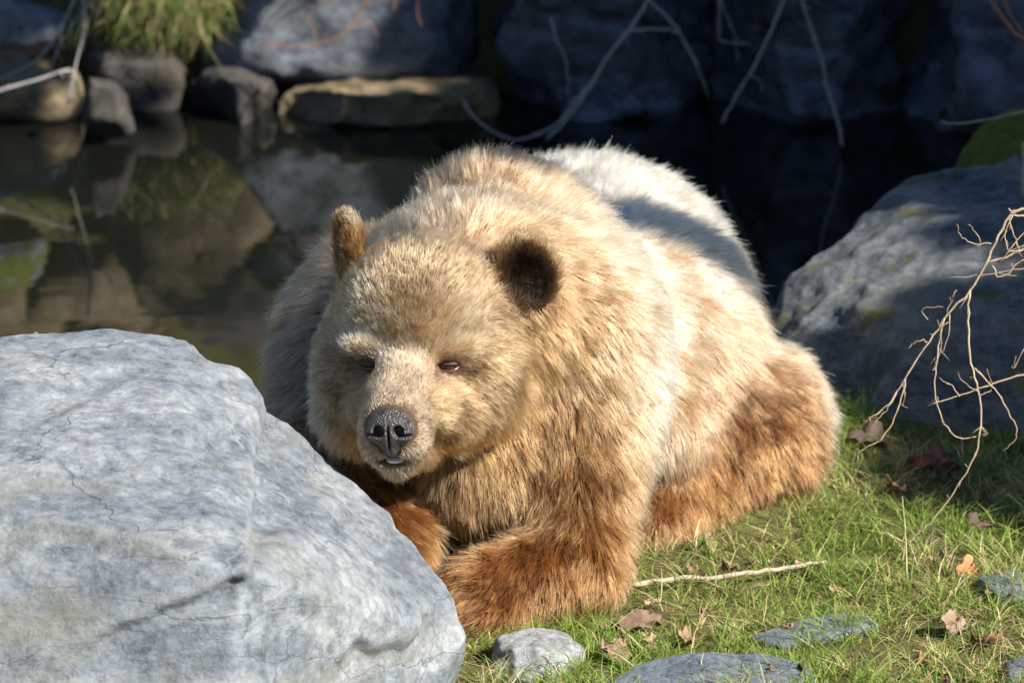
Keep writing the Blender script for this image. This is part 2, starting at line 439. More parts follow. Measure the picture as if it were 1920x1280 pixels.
def build_rock(name, P, mat, res=0.02, k=0.03, amp=0.02, seed=0, scoops=10, scoop_r=(0.1,0.3), bite=0.012, cuts=(), label=None, group=None, cat='rock', freq=1.0, frac=(), front=False, chips=0):
    P = np.array(P, float); r_ = np.random.default_rng(seed)
    pl = hull_planes(P)
    lo = P.min(0) - 0.06; hi = P.max(0) + 0.06
    ax, ay, az = [np.arange(lo[i], hi[i] + res, res) for i in range(3)]
    G = np.stack(np.meshgrid(ax, ay, az, indexing='ij'), -1)
    d = None
    for n, o in pl:
        e = G @ n - o
        d = e if d is None else smax(d, e, k)
    ctr = P.mean(0)
    for s in range(scoops):
        u = r_.normal(size=3)
        if front: u[1] = -abs(u[1]) - 0.2; u[2] = abs(u[2]) - 0.3
        u /= np.linalg.norm(u)
        t, hi_n = min((((o - n @ ctr) / max(1e-6, n @ u), i_) for i_, (n, o) in enumerate(pl) if n @ u > 1e-6))
        sp = ctr + u * t; hn = pl[hi_n][0] + 0.25 * r_.normal(size=3); hn /= np.linalg.norm(hn); R_ = r_.uniform(*scoop_r); b = bite * r_.uniform(0.4, 1.6)
        cs = sp + hn * (R_ - b)
        d = smax(d, R_ - np.linalg.norm((G - cs) * np.array([0.85, 1.0, 1.2]), axis=-1), 0.006)
    for s in range(chips):                      # flat fracture faces
        u = r_.normal(size=3)
        if front: u[1] = -abs(u[1]) - 0.2; u[2] = abs(u[2]) - 0.3
        u /= np.linalg.norm(u)
        t, hi_n = min((((o - n @ ctr) / max(1e-6, n @ u), i_) for i_, (n, o) in enumerate(pl) if n @ u > 1e-6))
        n0 = pl[hi_n][0]; sp = ctr + u * t
        w_ = r_.normal(size=3); w_[2] -= 0.8; w_ -= n0 * (w_ @ n0); w_ /= np.linalg.norm(w_); c_ = np.cross(n0, w_)
        q = G - sp; cc_ = q @ c_; ss = q @ w_ + 0.012*np.sin(cc_*37 + s) + 0.006*np.sin(cc_*91 + 2*s); zz = q @ n0
        hh = r_.uniform(0.006, 0.017) * min(1.0, (hi - lo).max())
        cut = np.maximum(-(zz + hh - r_.uniform(0.06, 0.16)*np.abs(ss) - r_.uniform(0.05, 0.14)*np.abs(cc_)), -ss)
        d = smax(d, -cut, 0.006)
    for fn in cuts: d = fn(G, d)
    V, F = surface_nets(d, ax, ay, az)
    N = vnormals(V, F)
    q = V * freq + seed * 7.1
    ridg = 1 - np.abs(fbm(q * 3.1, 4))
    V = V + N * (amp * fbm(q * 2.2, 5)[:, None] + amp * 0.45 * (ridg - 0.6)[:, None] + amp * 0.36 * fbm(q * 13, 5, 0.65)[:, None])
    for cell_, slope_, step_, st_ in frac: V = V + N * fracture(V, seed + int(cell_*1000), cell_, slope_, step_, st_)[:, None]
    base = np.array([ctr[0], ctr[1], max(lo[2] + 0.06, min(hi[2], gz(ctr[0], ctr[1])))])
    return link(name, mesh_from(name, V - base, F, mat), loc=base, label=label, cat=cat, group=group)

def blob_points(c, r, n=26, seed=0, flat=0.25):
    r_ = np.random.default_rng(seed + 100)
    u = r_.normal(size=(n, 3)); u /= np.linalg.norm(u, axis=1)[:, None]
    return np.array(c) + u * np.array(r) * r_.uniform(1 - flat, 1.0, (n, 1))

# the big pale boulder in the foreground, outline and facets
P = [at(-220,660,-0.24), at(30,625,-0.12), at(200,612,-0.08), at(352,640,-0.06), at(475,698,-0.08),
     at(745,952,-0.20), at(845,1100,-0.33), at(875,1195,-0.42), at(852,1240,-0.47),
     at(-240,860,-0.78), at(120,900,-0.74), at(470,1070,-0.92), at(330,760,-0.40),
     at(-250,1200,-0.92), at(200,1180,-0.92), at(-250,1420,-0.95), at(440,1420,-1.02), at(800,1340,-0.56)]
P += [np.array([-1.15,-1.0,-0.12]), np.array([-0.40,-1.0,-0.12]), np.array([-0.2,-0.66,-0.12]), np.array([-0.13,-0.35,-0.12]), np.array([-0.3,0.05,-0.12]), np.array([-1.2,0.15,-0.12])]
def fracture_step(p0, p1, drop, reach, flip=False, sharp=0.040, wave=1.0):
    """the face on one side of the line p0-p1 is broken away by `drop`, easing back over `reach`"""
    la, lb = at(*p0), at(*p1)
    n = np.cross(lb - la, np.array([0.05, 0.95, 0.1])); n /= np.linalg.norm(n)
    if (n[2] < 0) != flip: n = -n
    ln = (lb - la) / np.linalg.norm(lb - la); L_ = np.linalg.norm(lb - la)
    def fn(G, d):
        q = G - la; tx = (q @ ln) / L_
        side = q @ n + wave*(0.010*np.sin(tx*9 + p0[0]) + 0.005*np.sin(tx*23))
        return d + drop * sstep(0.004, -sharp, side) * sstep(-reach, 0.0, side) * sstep(-0.12, 0.22, tx) * sstep(1.12, 0.78, tx)
    return fn
steps = (fracture_step((140,1190,-0.92), (485,1062,-0.92), 0.022, 0.40, False, 0.024, 0.15),
         fracture_step((-60,720,-0.50), (270,915,-0.72), 0.015, 0.30),
         fracture_step((345,700,-0.35), (440,930,-0.70), 0.014, 0.26, True),
         fracture_step((520,860,-0.50), (735,1140,-0.56), 0.011, 0.25),
         fracture_step((600,1205,-0.74), (880,1165,-0.45), 0.028, 0.30),
         fracture_step((200,800,-0.55), (330,1010,-0.76), 0.010, 0.2, True),
         fracture_step((420,700,-0.20), (640,900,-0.33), 0.006, 0.2))
build_rock('boulder', P, M['boulder'], 0.0075, 0.003, 0.006, 3, 0, (0.10,0.5), 0.006, steps,
           'large pale blue-grey boulder with white scuffs in front of the bear', cat='boulder', freq=1.3,
           frac=((0.06,0.035,0.0012,(0.6,1,1.6)),), front=True, chips=0)
c = at(58,606,0.35)
build_rock('stone', blob_points(c + np.array([0,0,-0.33]), (0.105,0.12,0.345), 40, 5, 0.25), M['stone'], 0.008, 0.015, 0.006, 5, 6, (0.04,0.1), 0.006,
           label='pale stone peeping over the crest of the large boulder', cat='stone')

# right-hand bank boulders
P = [at(1428,590,1.9), at(1440,640,1.8), at(1466,518,2.0), at(1525,446,2.1), at(1598,394,2.2), at(1690,368,2.3), at(1810,340,2.45), at(2000,292,2.6), at(2250,290,2.5),
     at(1545,700,1.5), at(1600,815,1.32), at(1760,835,1.24), at(1960,830,1.2), at(2250,800,1.2), at(1640,600,1.52), at(1800,560,1.5), at(2100,480,1.6),
     np.array([0.45,2.2,-0.5]), np.array([1.9,2.9,-0.5]), np.array([0.7,1.35,-0.3]), np.array([1.8,1.2,-0.3]), at(1800,345,2.9)]
def groove(G, d):
    a, b = at(1560,640,1.7), at(1790,470,1.75)
    n = np.array([0.55,0.2,-0.75]); n /= np.linalg.norm(n)
    e = np.abs((G - a) @ n) - 0.012
    return smax(d, -np.maximum(e, -(d + 0.05)), 0.012)
build_rock('boulder', P, M['rock_right'], 0.014, 0.020, 0.014, 9, 26, (0.15,0.5), 0.014, (),
           'grey boulder with a sunlit lichen patch behind the bear and the dry twigs', cat='boulder', chips=8, front=True, frac=((0.45,0.14,0.006,(1,1,1.2)),(0.14,0.07,0.0015,(1,1,1.2))))
P = blob_points(at(1885,270,3.1) + np.array([0.05,0,-0.20]), (0.25,0.3,0.38), 40, 12, 0.12)
build_rock('boulder', P, M['rock_moss'], 0.016, 0.05, 0.02, 12, 8, label='dark boulder with green moss above the lichen-patched boulder', cat='boulder')
P = blob_points(at(1860,372,2.75) + np.array([0,0,-0.12]), (0.22,0.16,0.13), 20, 14)
build_rock('stone', P, M['rock_right'], 0.012, 0.02, 0.01, 14, 6, label='flat grey stone wedged beneath the mossy dark boulder', cat='stone')

# far bank boulders
def outline_rock(name, poly, Y, depth, mat, seed, label, k=0.06, amp=0.03, res=0.03, scoops=14, cat='boulder', scr=(0.15,0.6), bite=0.02):
    poly = np.array(poly, float); c_ = poly.mean(0); P = []
    for p in poly:
        q_ = c_ + (p - c_) * 0.66
        P += [at(p[0], p[1], Y), at(q_[0], q_[1], Y - depth), at(q_[0], q_[1], Y + depth*1.3)]
    return build_rock(name, P, mat, res, k*0.6, amp, seed, scoops, scr, bite, label=label, cat=cat, front=True, frac=((0.35,0.10,0.015,(1,1,1)),(0.12,0.05,0.0,(1,1,1))))
outline_rock('boulder', [(345,150),(360,80),(410,25),(480,-50),(600,-130),(780,-130),(880,-50),(910,60),(905,150),(880,190),(700,190),(560,185),(420,190)], 6.15, 0.42, M['rock_back'], 21, 'smooth blue-grey boulder on the far bank, crossed by twig shadows', 0.09, scoops=0)
outline_rock('ledge_stone', [(500,185),(540,152),(660,142),(800,150),(910,158),(925,215),(900,262),(640,265),(510,258)], 5.75, 0.30, M['rock_tan'], 42, 'tan water-worn ledge stone at the waterline below the smooth boulder', 0.05, 0.03, 0.02)
outline_rock('ledge_stone', [(350,150),(430,125),(520,150),(545,215),(520,262),(400,262),(355,230)], 5.8, 0.25, M['rock_brown'], 23, 'small dark stone left of the tan ledge stone at the waterline', 0.04, 0.02, 0.02)
outline_rock('boulder', [(905,-220),(1340,-220),(1352,60),(1335,220),(1330,290),(915,290),(905,120)], 6.05, 0.5, M['rock_shade'], 24, 'shaded purple-grey boulder behind the hanging grey twigs', 0.05, 0.06, scoops=44, scr=(0.12,0.5), bite=0.05)
outline_rock('boulder', [(1345,-220),(1690,-220),(1720,60),(1700,300),(1360,300),(1330,120)], 6.0, 0.5, M['rock_shade'], 25, 'shaded dark boulder behind the straight drooping twigs', 0.05, 0.06, scoops=44, scr=(0.12,0.5), bite=0.05)
outline_rock('boulder', [(1690,-220),(2060,-220),(2080,60),(2060,300),(1700,300),(1685,60)], 5.85, 0.5, M['rock_shade'], 26, 'shaded boulder with pale streaks above the mossy boulder', 0.05, 0.06, scoops=44, scr=(0.12,0.5), bite=0.05)
outline_rock('boulder', [(-160,0),(-60,-30),(80,5),(155,15),(165,70),(150,110),(-150,120)], 6.2, 0.3, M['rock_back'], 27, 'blue shaded boulder on the far bank beside the grass tuft', 0.05)
outline_rock('boulder', [(-160,95),(0,82),(140,92),(165,150),(160,240),(-150,240)], 5.85, 0.28, M['rock_tan'], 28, 'brown boulder at the waterline under the blue shaded boulder', 0.05)
outline_rock('stone', [(146,165),(160,130),(215,142),(246,178),(246,250),(160,250),(150,215)], 5.3, 0.10, M['rock_brown'], 29, 'small pointed grey stone standing in the pond', 0.02, 0.010, 0.012, 0, cat='stone')
outline_rock('boulder', [(140,110),(250,85),(370,100),(385,170),(370,250),(150,250)], 6.05, 0.28, M['rock_brown'], 30, 'dark boulder under the hanging grass tuft on the far bank', 0.06)
ub = np.random.default_rng(77)
for i in range(20):
    x_ = -2.9 + 0.155*i*1.25 + ub.uniform(-0.15,0.15); y_ = (6.55, 7.15, 7.8)[i % 3] + ub.uniform(-0.12,0.12)
    r_ = ub.uniform(0.26,0.46); z_ = float(terrain(np.array([x_]), np.array([y_]))[0]) + 0.10
    m_ = ('rock_tan','rock_tan','rock_moss','rock_moss','rock_brown')[ub.integers(0,5)] if x_ < 0.1 else 'rock_shade'
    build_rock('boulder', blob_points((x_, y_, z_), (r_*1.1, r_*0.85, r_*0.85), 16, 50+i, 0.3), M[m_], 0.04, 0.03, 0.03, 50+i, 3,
               label='boulder higher up the far bank, seen only mirrored in the pond', cat='boulder', group='upper far bank boulders')

# stones in the grass
g = on_ground(1010, 1262)
build_rock('stone', [at(915,1235,-0.24), at(925,1190,-0.22), at(985,1172,-0.17), at(1060,1180,-0.16), at(1108,1215,-0.2), at(1100,1250,-0.26), at(1050,1290,-0.34), at(940,1290,-0.34), at(960,1210,-0.29), at(1060,1225,-0.3), np.array([-0.03,-0.3,-0.06]), np.array([0.12,-0.3,-0.06]), np.array([0.12,-0.14,-0.06]), np.array([-0.03,-0.14,-0.06])],
           M['stone'], 0.006, 0.014, 0.006, 61, 12, (0.04,0.1), 0.006, label='rounded pale stone in front of the bear\'s paw', cat='stone', freq=3)
c = on_ground(1340, 1285)
build_rock('stone', [at(1125,1282,-0.36), at(1200,1240,-0.32), at(1290,1220,-0.28), at(1430,1226,-0.28), at(1515,1240,-0.32), at(1545,1278,-0.36), at(1480,1330,-0.48), at(1180,1330,-0.48), np.array([0.17,-0.36,-0.06]), np.array([0.53,-0.36,-0.06]), np.array([0.53,-0.18,-0.06]), np.array([0.2,-0.18,-0.06])],
           M['slab'], 0.006, 0.006, 0.004, 62, 0, (0.05,0.15), 0.004, label='flat blue-grey slab at the edge of the lawn beside the rounded stone', cat='stone', freq=3)
def flat_stone(pts, mat, seed, label, h=0.02):
    P = []
    for px, py in pts:
        b = on_ground(px, py); b[2] = gz(b[0], b[1]); P += [b + [0,0,h*random.uniform(0.8,1.1)], b + [0,0,-0.05]]
    build_rock('stone', P, mat, 0.005, 0.006, 0.003, seed, 0, (0.05,0.1), 0.003, label=label, cat='stone', freq=3)
flat_stone([(1405,1205),(1480,1178),(1590,1150),(1640,1158),(1650,1180),(1560,1195),(1470,1222)], M['slab'], 63, 'thin blue slab half sunk in the grass')
flat_stone([(1830,1110),(1880,1092),(1950,1100),(1960,1145),(1870,1140)], M['slab'], 64, 'dark sunken stone beside the curled orange leaf', 0.03)
flat_stone([(1880,1270),(1930,1258),(1950,1290),(1890,1295)], M['slab'], 65, 'small dark stone in the grass below the brown leaves', 0.03)

# ------------------------------------------------------------------ the bear
class SDF:
    def __init__(s, ax, ay, az):
        s.ax, s.ay, s.az = ax, ay, az
        s.D = np.full((len(ax), len(ay), len(az)), 1.0, np.float32)
    def _box(s, lo, hi):
        sl = []
        for a, l, h in zip((s.ax, s.ay, s.az), lo, hi):
            sl.append(slice(max(0, np.searchsorted(a, l) - 1), min(len(a), np.searchsorted(a, h) + 1)))
        G = np.stack(np.meshgrid(s.ax[sl[0]], s.ay[sl[1]], s.az[sl[2]], indexing='ij'), -1)
        return tuple(sl), G
    def ell(s, c, r, k=0.06, B=None, sub=False):
        c = np.array(c, float); r = np.array(r, float); B = np.eye(3) if B is None else np.array(B)   # rows = axes
        m = max(r) + k + 0.04
        sl, G = s._box(c - m, c + m)
        if 0 in G.shape: return
        q = (G - c) @ B.T
        k0 = np.linalg.norm(q / r, axis=-1); k1 = np.linalg.norm(q / (r*r), axis=-1) + 1e-9
        d = k0 * (k0 - 1) / k1
        s.D[sl] = smax(s.D[sl], -d, k) if sub else smin(s.D[sl], d, k)
    def cap(s, a, b, ra, rb, k=0.06, sub=False):
        a = np.array(a, float); b = np.array(b, float); m = max(ra, rb) + k + 0.04
        sl, G = s._box(np.minimum(a, b) - m, np.maximum(a, b) + m)
        if 0 in G.shape: return
        ba = b - a; h = np.clip((G - a) @ ba / (ba @ ba), 0, 1)
        d = np.linalg.norm(G - a - h[..., None] * ba, axis=-1) - (ra + (rb - ra) * h)
        s.D[sl] = smax(s.D[sl], -d, k) if sub else smin(s.D[sl], d, k)

def rotz(a): return np.array([[math.cos(a), -math.sin(a), 0], [math.sin(a), math.cos(a), 0], [0, 0, 1.0]])
def rotx(a): return np.array([[1.0,0,0],[0, math.cos(a), -math.sin(a)], [0, math.sin(a), math.cos(a)]])
def roty(a): return np.array([[math.cos(a),0,math.sin(a)],[0,1.0,0],[-math.sin(a),0,math.cos(a)]])
# head frame: x = picture right, y = out of the face, z = up (rows of HB)
HO = at(764, 682, -0.02)
_f = np.array([-0.14, -0.985, -0.02]); _f /= np.linalg.norm(_f)
_u = np.array([-0.03, 0.0, 1.0]); _x = np.cross(_u, _f) * -1; _x /= np.linalg.norm(_x)
_x = _x if _x[0] > 0 else -_x
_u = np.cross(_f, _x); _u = _u if _u[2] > 0 else -_u
HB = np.stack([_x, _f, _u])
def hd(x, y, z): return HO + x*HB[0] + y*HB[1] + z*HB[2]

def refine(lo, hi, flo, fhi, coarse, fine): 
    return np.concatenate([np.arange(lo, flo, coarse), np.arange(flo, fhi, fine), np.arange(fhi, hi, coarse)])
hc = HO
sx = refine(-0.62, 0.80, hc[0]-0.22, hc[0]+0.30, 0.013, 0.0055)
sy = refine(-0.28, 1.75, hc[1]-0.26, hc[1]+0.26, 0.014, 0.0055)
sz = refine(-0.05, 0.86, hc[2]-0.22, hc[2]+0.30, 0.013, 0.0055)
S = SDF(sx, sy, sz)
# trunk
S.ell(at(1110,548,1.32), (0.29,0.32,0.287), 0.05)                       # rump
S.ell(at(1160,630,1.00), (0.285,0.38,0.275), 0.10)                       # loin and belly
S.ell(at(975,620,0.60), (0.27,0.27,0.27), 0.10)                       # ribs
S.ell(at(930,462,0.66), (0.155,0.20,0.18), 0.12)                        # hump
S.ell(at(905,660,0.48), (0.27,0.22,0.24), 0.10)                        # chest
S.ell(at(690,650,0.52), (0.15,0.20,0.21), 0.10)                        # far shoulder
S.ell(at(628,790,0.46), (0.11,0.15,0.20), 0.10)
S.ell(at(1075,700,0.40), (0.16,0.19,0.26), 0.08)                       # near shoulder
S.ell(at(900,560,0.32), (0.20,0.20,0.19), 0.10)                        # neck
S.ell(at(910,850,0.28), (0.16,0.13,0.14), 0.08)                        # breast
S.cap(at(1275,690,0.80), at(1240,800,0.64), 0.125, 0.105, 0.08)                       # hanging flank
# near arm
S.cap(at(1080,800,0.34), at(1080,1010,0.16), 0.140, 0.100, 0.07)
S.cap(at(1085,1065,0.11), at(915,1115,0.01), 0.085, 0.073, 0.05)
S.ell(at(890,1140,-0.03), (0.072,0.075,0.056), 0.05)
# far arm
S.cap(at(635,820,0.36), at(722,1010,0.18), 0.12, 0.080, 0.06)
S.cap(at(724,1030,0.17), at(690,1120,0.0), 0.078, 0.07, 0.05)
S.ell(at(680,1130,-0.06), (0.07,0.08,0.05), 0.04)
# near hind leg
S.ell(at(1385,800,0.92), (0.175,0.25,0.175), 0.06, rotz(0.25))
S.cap(at(1400,830,0.80), at(1285,930,0.68), 0.135, 0.10, 0.06)
S.cap(at(1300,945,0.66), at(1205,985,0.50), 0.075, 0.058, 0.05)
# far hind leg
S.ell(at(830,640,1.25), (0.16,0.25,0.2), 0.08)
# head
EX = {1: 0.0735, -1: -0.066}
def he(x, y, z, r, k=0.03, B=None, sub=False):
    S.ell(hd(x, y, z), r, k, (HB if B is None else B @ HB), sub)
he(0.012,-0.14,0.050, (0.160,0.165,0.148), 0.06)
he(0.004,-0.058,0.098, (0.108,0.085,0.090), 0.06)
for s_ in (-1, 1):
    he(s_*0.110,-0.100,-0.022, (0.074,0.085,0.085), 0.05)
    he(s_*0.078,-0.065,-0.105, (0.050,0.085,0.052), 0.05)
    he(s_*0.066,-0.006,0.037, (0.052,0.036,0.024), 0.018)
    he(s_*0.056,0.020,-0.070, (0.046,0.080,0.044), 0.035)
he(0.09,-0.17,-0.10, (0.09,0.09,0.08), 0.06)
he(-0.11,-0.17,-0.11, (0.085,0.09,0.10), 0.06)
S.cap(hd(0,-0.01,-0.030), hd(0,0.150,-0.056), 0.074, 0.053, 0.03)     # muzzle bridge
he(0.000,0.140,-0.078, (0.063,0.064,0.045), 0.03)
for s_ in (-1, 1): he(s_*0.028,0.152,-0.103, (0.033,0.044,0.033), 0.018)
S.cap(hd(0,-0.03,-0.125), hd(0.0,0.142,-0.138), 0.062, 0.028, 0.03)    # lower jaw
he(0.0,0.168,-0.123, (0.032,0.045,0.0085), 0.006, None, True)          # mouth slit
for s_ in (-1, 1): he(EX[s_],0.026,-0.001, (0.020,0.024,0.0125), 0.012, None, True)   # eye sockets
# ears
EARR = rotz(-0.55) @ rotx(0.10)
ear_r = hd(0.196,-0.165,0.118)
_eb = np.array([[math.cos(-0.45), math.sin(-0.45), 0], [-math.sin(-0.45), math.cos(-0.45), 0], [0,0,1.0]]) @ HB
_et = roty(0.30) @ np.eye(3)
EB = _et @ _eb
S.ell(ear_r, (0.060,0.028,0.074), 0.025, EB)
S.ell(ear_r + 0.024*EB[1] + 0.004*EB[2], (0.043,0.022,0.056), 0.008, EB, True)
ear_l = hd(-0.128,-0.150,0.176)
_lb = np.array([[math.cos(1.15), math.sin(1.15), 0], [-math.sin(1.15), math.cos(1.15), 0], [0,0,1.0]]) @ HB
LB = roty(0.0) @ _lb
S.ell(ear_l, (0.050,0.021,0.066), 0.022, LB)
S.ell(ear_l + 0.02*LB[1], (0.034,0.016,0.048), 0.008, LB, True)
# flat where it rests on the ground
BV, BF = surface_nets(S.D, sx, sy, sz)
BV[:, 2] = np.maximum(BV[:, 2], -0.03)
# drop loose islands (keep the connected body only)
BN = vnormals(BV, BF)
folds = fbm(BV * np.array([5, 4, 3.5]), 3) * 0.012
near_head = np.exp(-((BV - HO)**2).sum(1) / 0.22**2)
BV = BV + BN * (folds * (1 - np.clip(near_head*1.5, 0, 1)))[:, None]

bear = link('bear', None, loc=(0.1, 0.6, 0.0), label='light brown bear lying on the grass behind the large boulder, facing forward', cat='bear')
org = np.array(bear.location)
link('body', mesh_from('body', BV - org, BF, M['skin']), bear)

# ---- nose, eyes, lids, tongue
def part_sdf(name, lo, hi, res, fn, mat, frame, origin, parent=None):
    ax, ay, az = [np.arange(lo[i], hi[i], res) for i in range(3)]
    G = np.stack(np.meshgrid(ax, ay, az, indexing='ij'), -1)
    V, F = surface_nets(fn(G), ax, ay, az)
    W = origin + V @ frame - org
    if np.linalg.det(frame) < 0: F = F[:, ::-1]
    return link(name, mesh_from(name, W, F, mat), parent or bear)
def eld(G, c, r):
    q = (G - np.array(c)); r = np.array(r)
    k0 = np.linalg.norm(q / r, axis=-1); k1 = np.linalg.norm(q / (r*r), axis=-1) + 1e-9
    return k0 * (k0 - 1) / k1
def nose_fn(G):
    d = eld(G, (0,0,0.002), (0.044,0.027,0.033))
    for s_ in (-1, 1): d = smin(d, eld(G, (s_*0.024,0.006,-0.008), (0.020,0.020,0.019)), 0.012)
    d = smin(d, eld(G, (0,0.004,-0.026), (0.017,0.016,0.030)), 0.014)       # philtrum down to the lip
    for s_ in (-1, 1):
        d = smax(d, -eld(G, (s_*0.0180,0.028,-0.002), (0.0100,0.022,0.0115)), 0.004)
        d = smax(d, -eld(G, (s_*0.032,0.022,-0.010), (0.012,0.012,0.0036)), 0.004)   # comma slit to the side
    d = smax(d, -eld(G, (0,0.024,-0.020), (0.0018,0.012,0.030)), 0.004)     # middle groove
    return d
NF = rotx(0.0) @ HB
nose_o = hd(0.0, 0.200, -0.058)
part_sdf('nose', (-0.06,-0.04,-0.075), (0.06,0.05,0.05), 0.0017, nose_fn, M['nose'], NF, nose_o)
def ball(name, c, r, mat, parent=None, seg=20):
    bm = bmesh.new(); bmesh.ops.create_uvsphere(bm, u_segments=seg, v_segments=seg//2+2, radius=1.0)
    me = bpy.data.meshes.new(name); 
    for v in bm.verts: v.co = Vector(c + (np.array(v.co) * r) @ HB - org)
    bmesh.ops.recalc_face_normals(bm, faces=bm.faces)
    bm.to_mesh(me); bm.free()
    me.polygons.foreach_set('use_smooth', [True]*len(me.polygons)); me.materials.append(mat)
    return link(name, me, parent or bear)
def lid(name, c, r, a0, a1, parent, mat, rim=0.0022):
    """shell of a sphere round the eye between two opening angles, swept from inner to outer corner"""
    V = []; F = []; nu, nv = 22, 9
    for side in (0, 1):
        rr = r + (rim if side == 0 else -0.0005)
        for i in range(nu+1):
            th = math.pi * i / nu                    # corner to corner
            for j in range(nv+1):
                ph = a0 + (a1 - a0) * j / nv         # about the corner axis; 0 = straight ahead, + up
                x = math.cos(th); y = math.sin(th) * math.cos(ph); z = math.sin(th) * math.sin(ph)
                V.append(c + (np.array([x*1.18, y, z]) * rr) @ HB - org)
    n1 = (nu+1)*(nv+1)
    idx = lambda s, i, j: s*n1 + i*(nv+1) + j
    for i in range(nu):
        for j in range(nv):
            F.append([idx(0,i,j), idx(0,i+1,j), idx(0,i+1,j+1), idx(0,i,j+1)]); F.append([idx(1,i,j), idx(1,i,j+1), idx(1,i+1,j+1), idx(1,i+1,j)])
        F.append([idx(0,i,0), idx(1,i,0), idx(1,i+1,0), idx(0,i+1,0)]); F.append([idx(0,i,nv), idx(0,i+1,nv), idx(1,i+1,nv), idx(1,i,nv)])
    return link(name, mesh_from(name, V, F, mat), parent)
for s_, lo_, up_ in ((1, -0.42, 0.20), (-1, -0.16, -0.02)):
    ec = hd(EX[s_], -0.0025, -0.001)
    e = ball('eye', ec, np.array([0.0158,0.0158,0.0158]), M['eye'])
    lid('upper_eyelid', ec, 0.0160, up_, 1.5, e, M['lid']); lid('lower_eyelid', ec, 0.0162, -1.3, lo_, e, M['wetlid'], 0.0030)
ball('tongue', hd(0.002,0.172,-0.1265), np.array([0.017,0.019,0.0065]), M['tongue'])
ball('lower_lip', hd(0.0,0.148,-0.132), np.array([0.025,0.028,0.006]), M['lid'])
for i in range(4):      # claws of the near paw
    a = on_ground(842 + 14*i, 1196 + 4*i) + np.array([0, 0.03, 0.02])
    v, f = tube([a + [0.005,0.03,0.012], a + [-0.006,0.0,0.008], a + [-0.012,-0.022,-0.012]], 0.0075, 0.0015, 6)
    me = bpy.data.meshes.new('claw'); me.from_pydata([tuple(x - org) for x in v], [], [tuple(dict.fromkeys(q_)) for q_ in f]); me.materials.append(M['claw'])
    link('claw', me, bear)

# ---- fur
T = np.concatenate([BF[:, [0,1,2]], BF[:, [0,2,3]]])
BN = vnormals(BV, BF)
def view_dir(p): 
    d = CAM - p; return d / np.linalg.norm(d, axis=1)[:, None]
tc_ = BV[T].mean(1)
ta = np.linalg.norm(np.cross(BV[T[:,1]]-BV[T[:,0]], BV[T[:,2]]-BV[T[:,0]]), axis=1) / 2
# anchors: position, flow, length, root colour, tip colour, sigma
def col(h): return np.array(h)
CREAM = (col((0.36,0.195,0.085)), col((0.70,0.51,0.32)))
PALE  = (col((0.46,0.30,0.16)), col((0.87,0.77,0.61)))
TAWNY = (col((0.085,0.036,0.011)), col((0.30,0.155,0.058)))
RUST  = (col((0.09,0.035,0.010)), col((0.29,0.128,0.038)))
LEG   = (col((0.085,0.031,0.008)), col((0.27,0.108,0.028)))
FACE  = (col((0.07,0.034,0.013)), col((0.385,0.24,0.115)))
BROW  = (col((0.24,0.155,0.08)), col((0.58,0.44,0.285)))
MUZZ  = (col((0.10,0.062,0.036)), col((0.32,0.215,0.125)))
DARK  = (col((0.060,0.032,0.015)), col((0.22,0.125,0.058)))
EARIN = (col((0.010,0.006,0.004)), col((0.032,0.018,0.010)))
GREY  = (col((0.13,0.075,0.04)), col((0.30,0.20,0.12)))  # far shoulder fur, darkened to carry shade on the side away from the sun
A = []
def anchor(p, flow, length, c, sig): A.append((np.array(p), np.array(flow, float)/np.linalg.norm(flow), length, c[0], c[1], sig))
anchor(at(1085,300,1.3), (0.25,0.9,-0.3), 0.058, PALE, 0.25)
anchor(at(1260,400,1.3), (0.5,0.6,-0.6), 0.060, PALE, 0.22)
anchor(at(1380,560,1.2), (0.35,0.5,-0.8), 0.060, CREAM, 0.18)
anchor(at(1150,420,0.95), (0.35,0.75,-0.5), 0.058, PALE, 0.22)
anchor(at(1250,560,0.85), (0.25,0.4,-0.85), 0.060, CREAM, 0.20)
anchor(at(1300,680,0.66), (0.10,0.25,-0.95), 0.062, CREAM, 0.10)
anchor(at(1470,740,0.76), (0.4,0.1,-0.9), 0.042, LEG, 0.17)
anchor(at(1400,880,0.60), (0.1,-0.1,-0.98), 0.042, LEG, 0.14)
anchor(at(1245,800,0.52), (0.08,0.15,-0.98), 0.058, CREAM, 0.09)
anchor(at(920,300,0.66), (0.15,0.7,0.3), 0.050, TAWNY, 0.11)
anchor(at(900,390,0.50), (0.10,0.5,0.5), 0.042, RUST, 0.14)
anchor(at(1010,400,0.55), (0.5,0.6,-0.2), 0.056, CREAM, 0.14)
anchor(at(1140,560,0.42), (0.35,0.4,-0.8), 0.052, CREAM, 0.13)
anchor(at(1190,700,0.42), (0.22,0.35,-0.9), 0.060, PALE, 0.12)
anchor(at(1190,850,0.36), (0.12,0.2,-0.97), 0.050, CREAM, 0.09)
anchor(at(1060,700,0.20), (0.35,0.2,-0.9), 0.048, TAWNY, 0.15)
anchor(at(1040,820,0.15), (0.25,0.1,-0.95), 0.050, TAWNY, 0.15)
anchor(at(1020,600,0.22), (0.5,0.4,-0.7), 0.040, TAWNY, 0.10)
anchor(at(960,900,0.14), (0.25,0.0,-0.95), 0.050, TAWNY, 0.15)
anchor(at(1080,900,0.16), (0.12,0.0,-0.98), 0.048, TAWNY, 0.14)
anchor(at(1100,1000,0.05), (-0.1,-0.1,-0.98), 0.042, RUST, 0.11)
anchor(at(1140,1080,0.02), (-0.35,-0.1,-0.8), 0.042, LEG, 0.09)
anchor(at(980,1100,-0.05), (-0.8,-0.3,-0.5), 0.040, LEG, 0.12)
anchor(at(870,1150,-0.08), (-0.8,-0.5,-0.3), 0.030, LEG, 0.10)
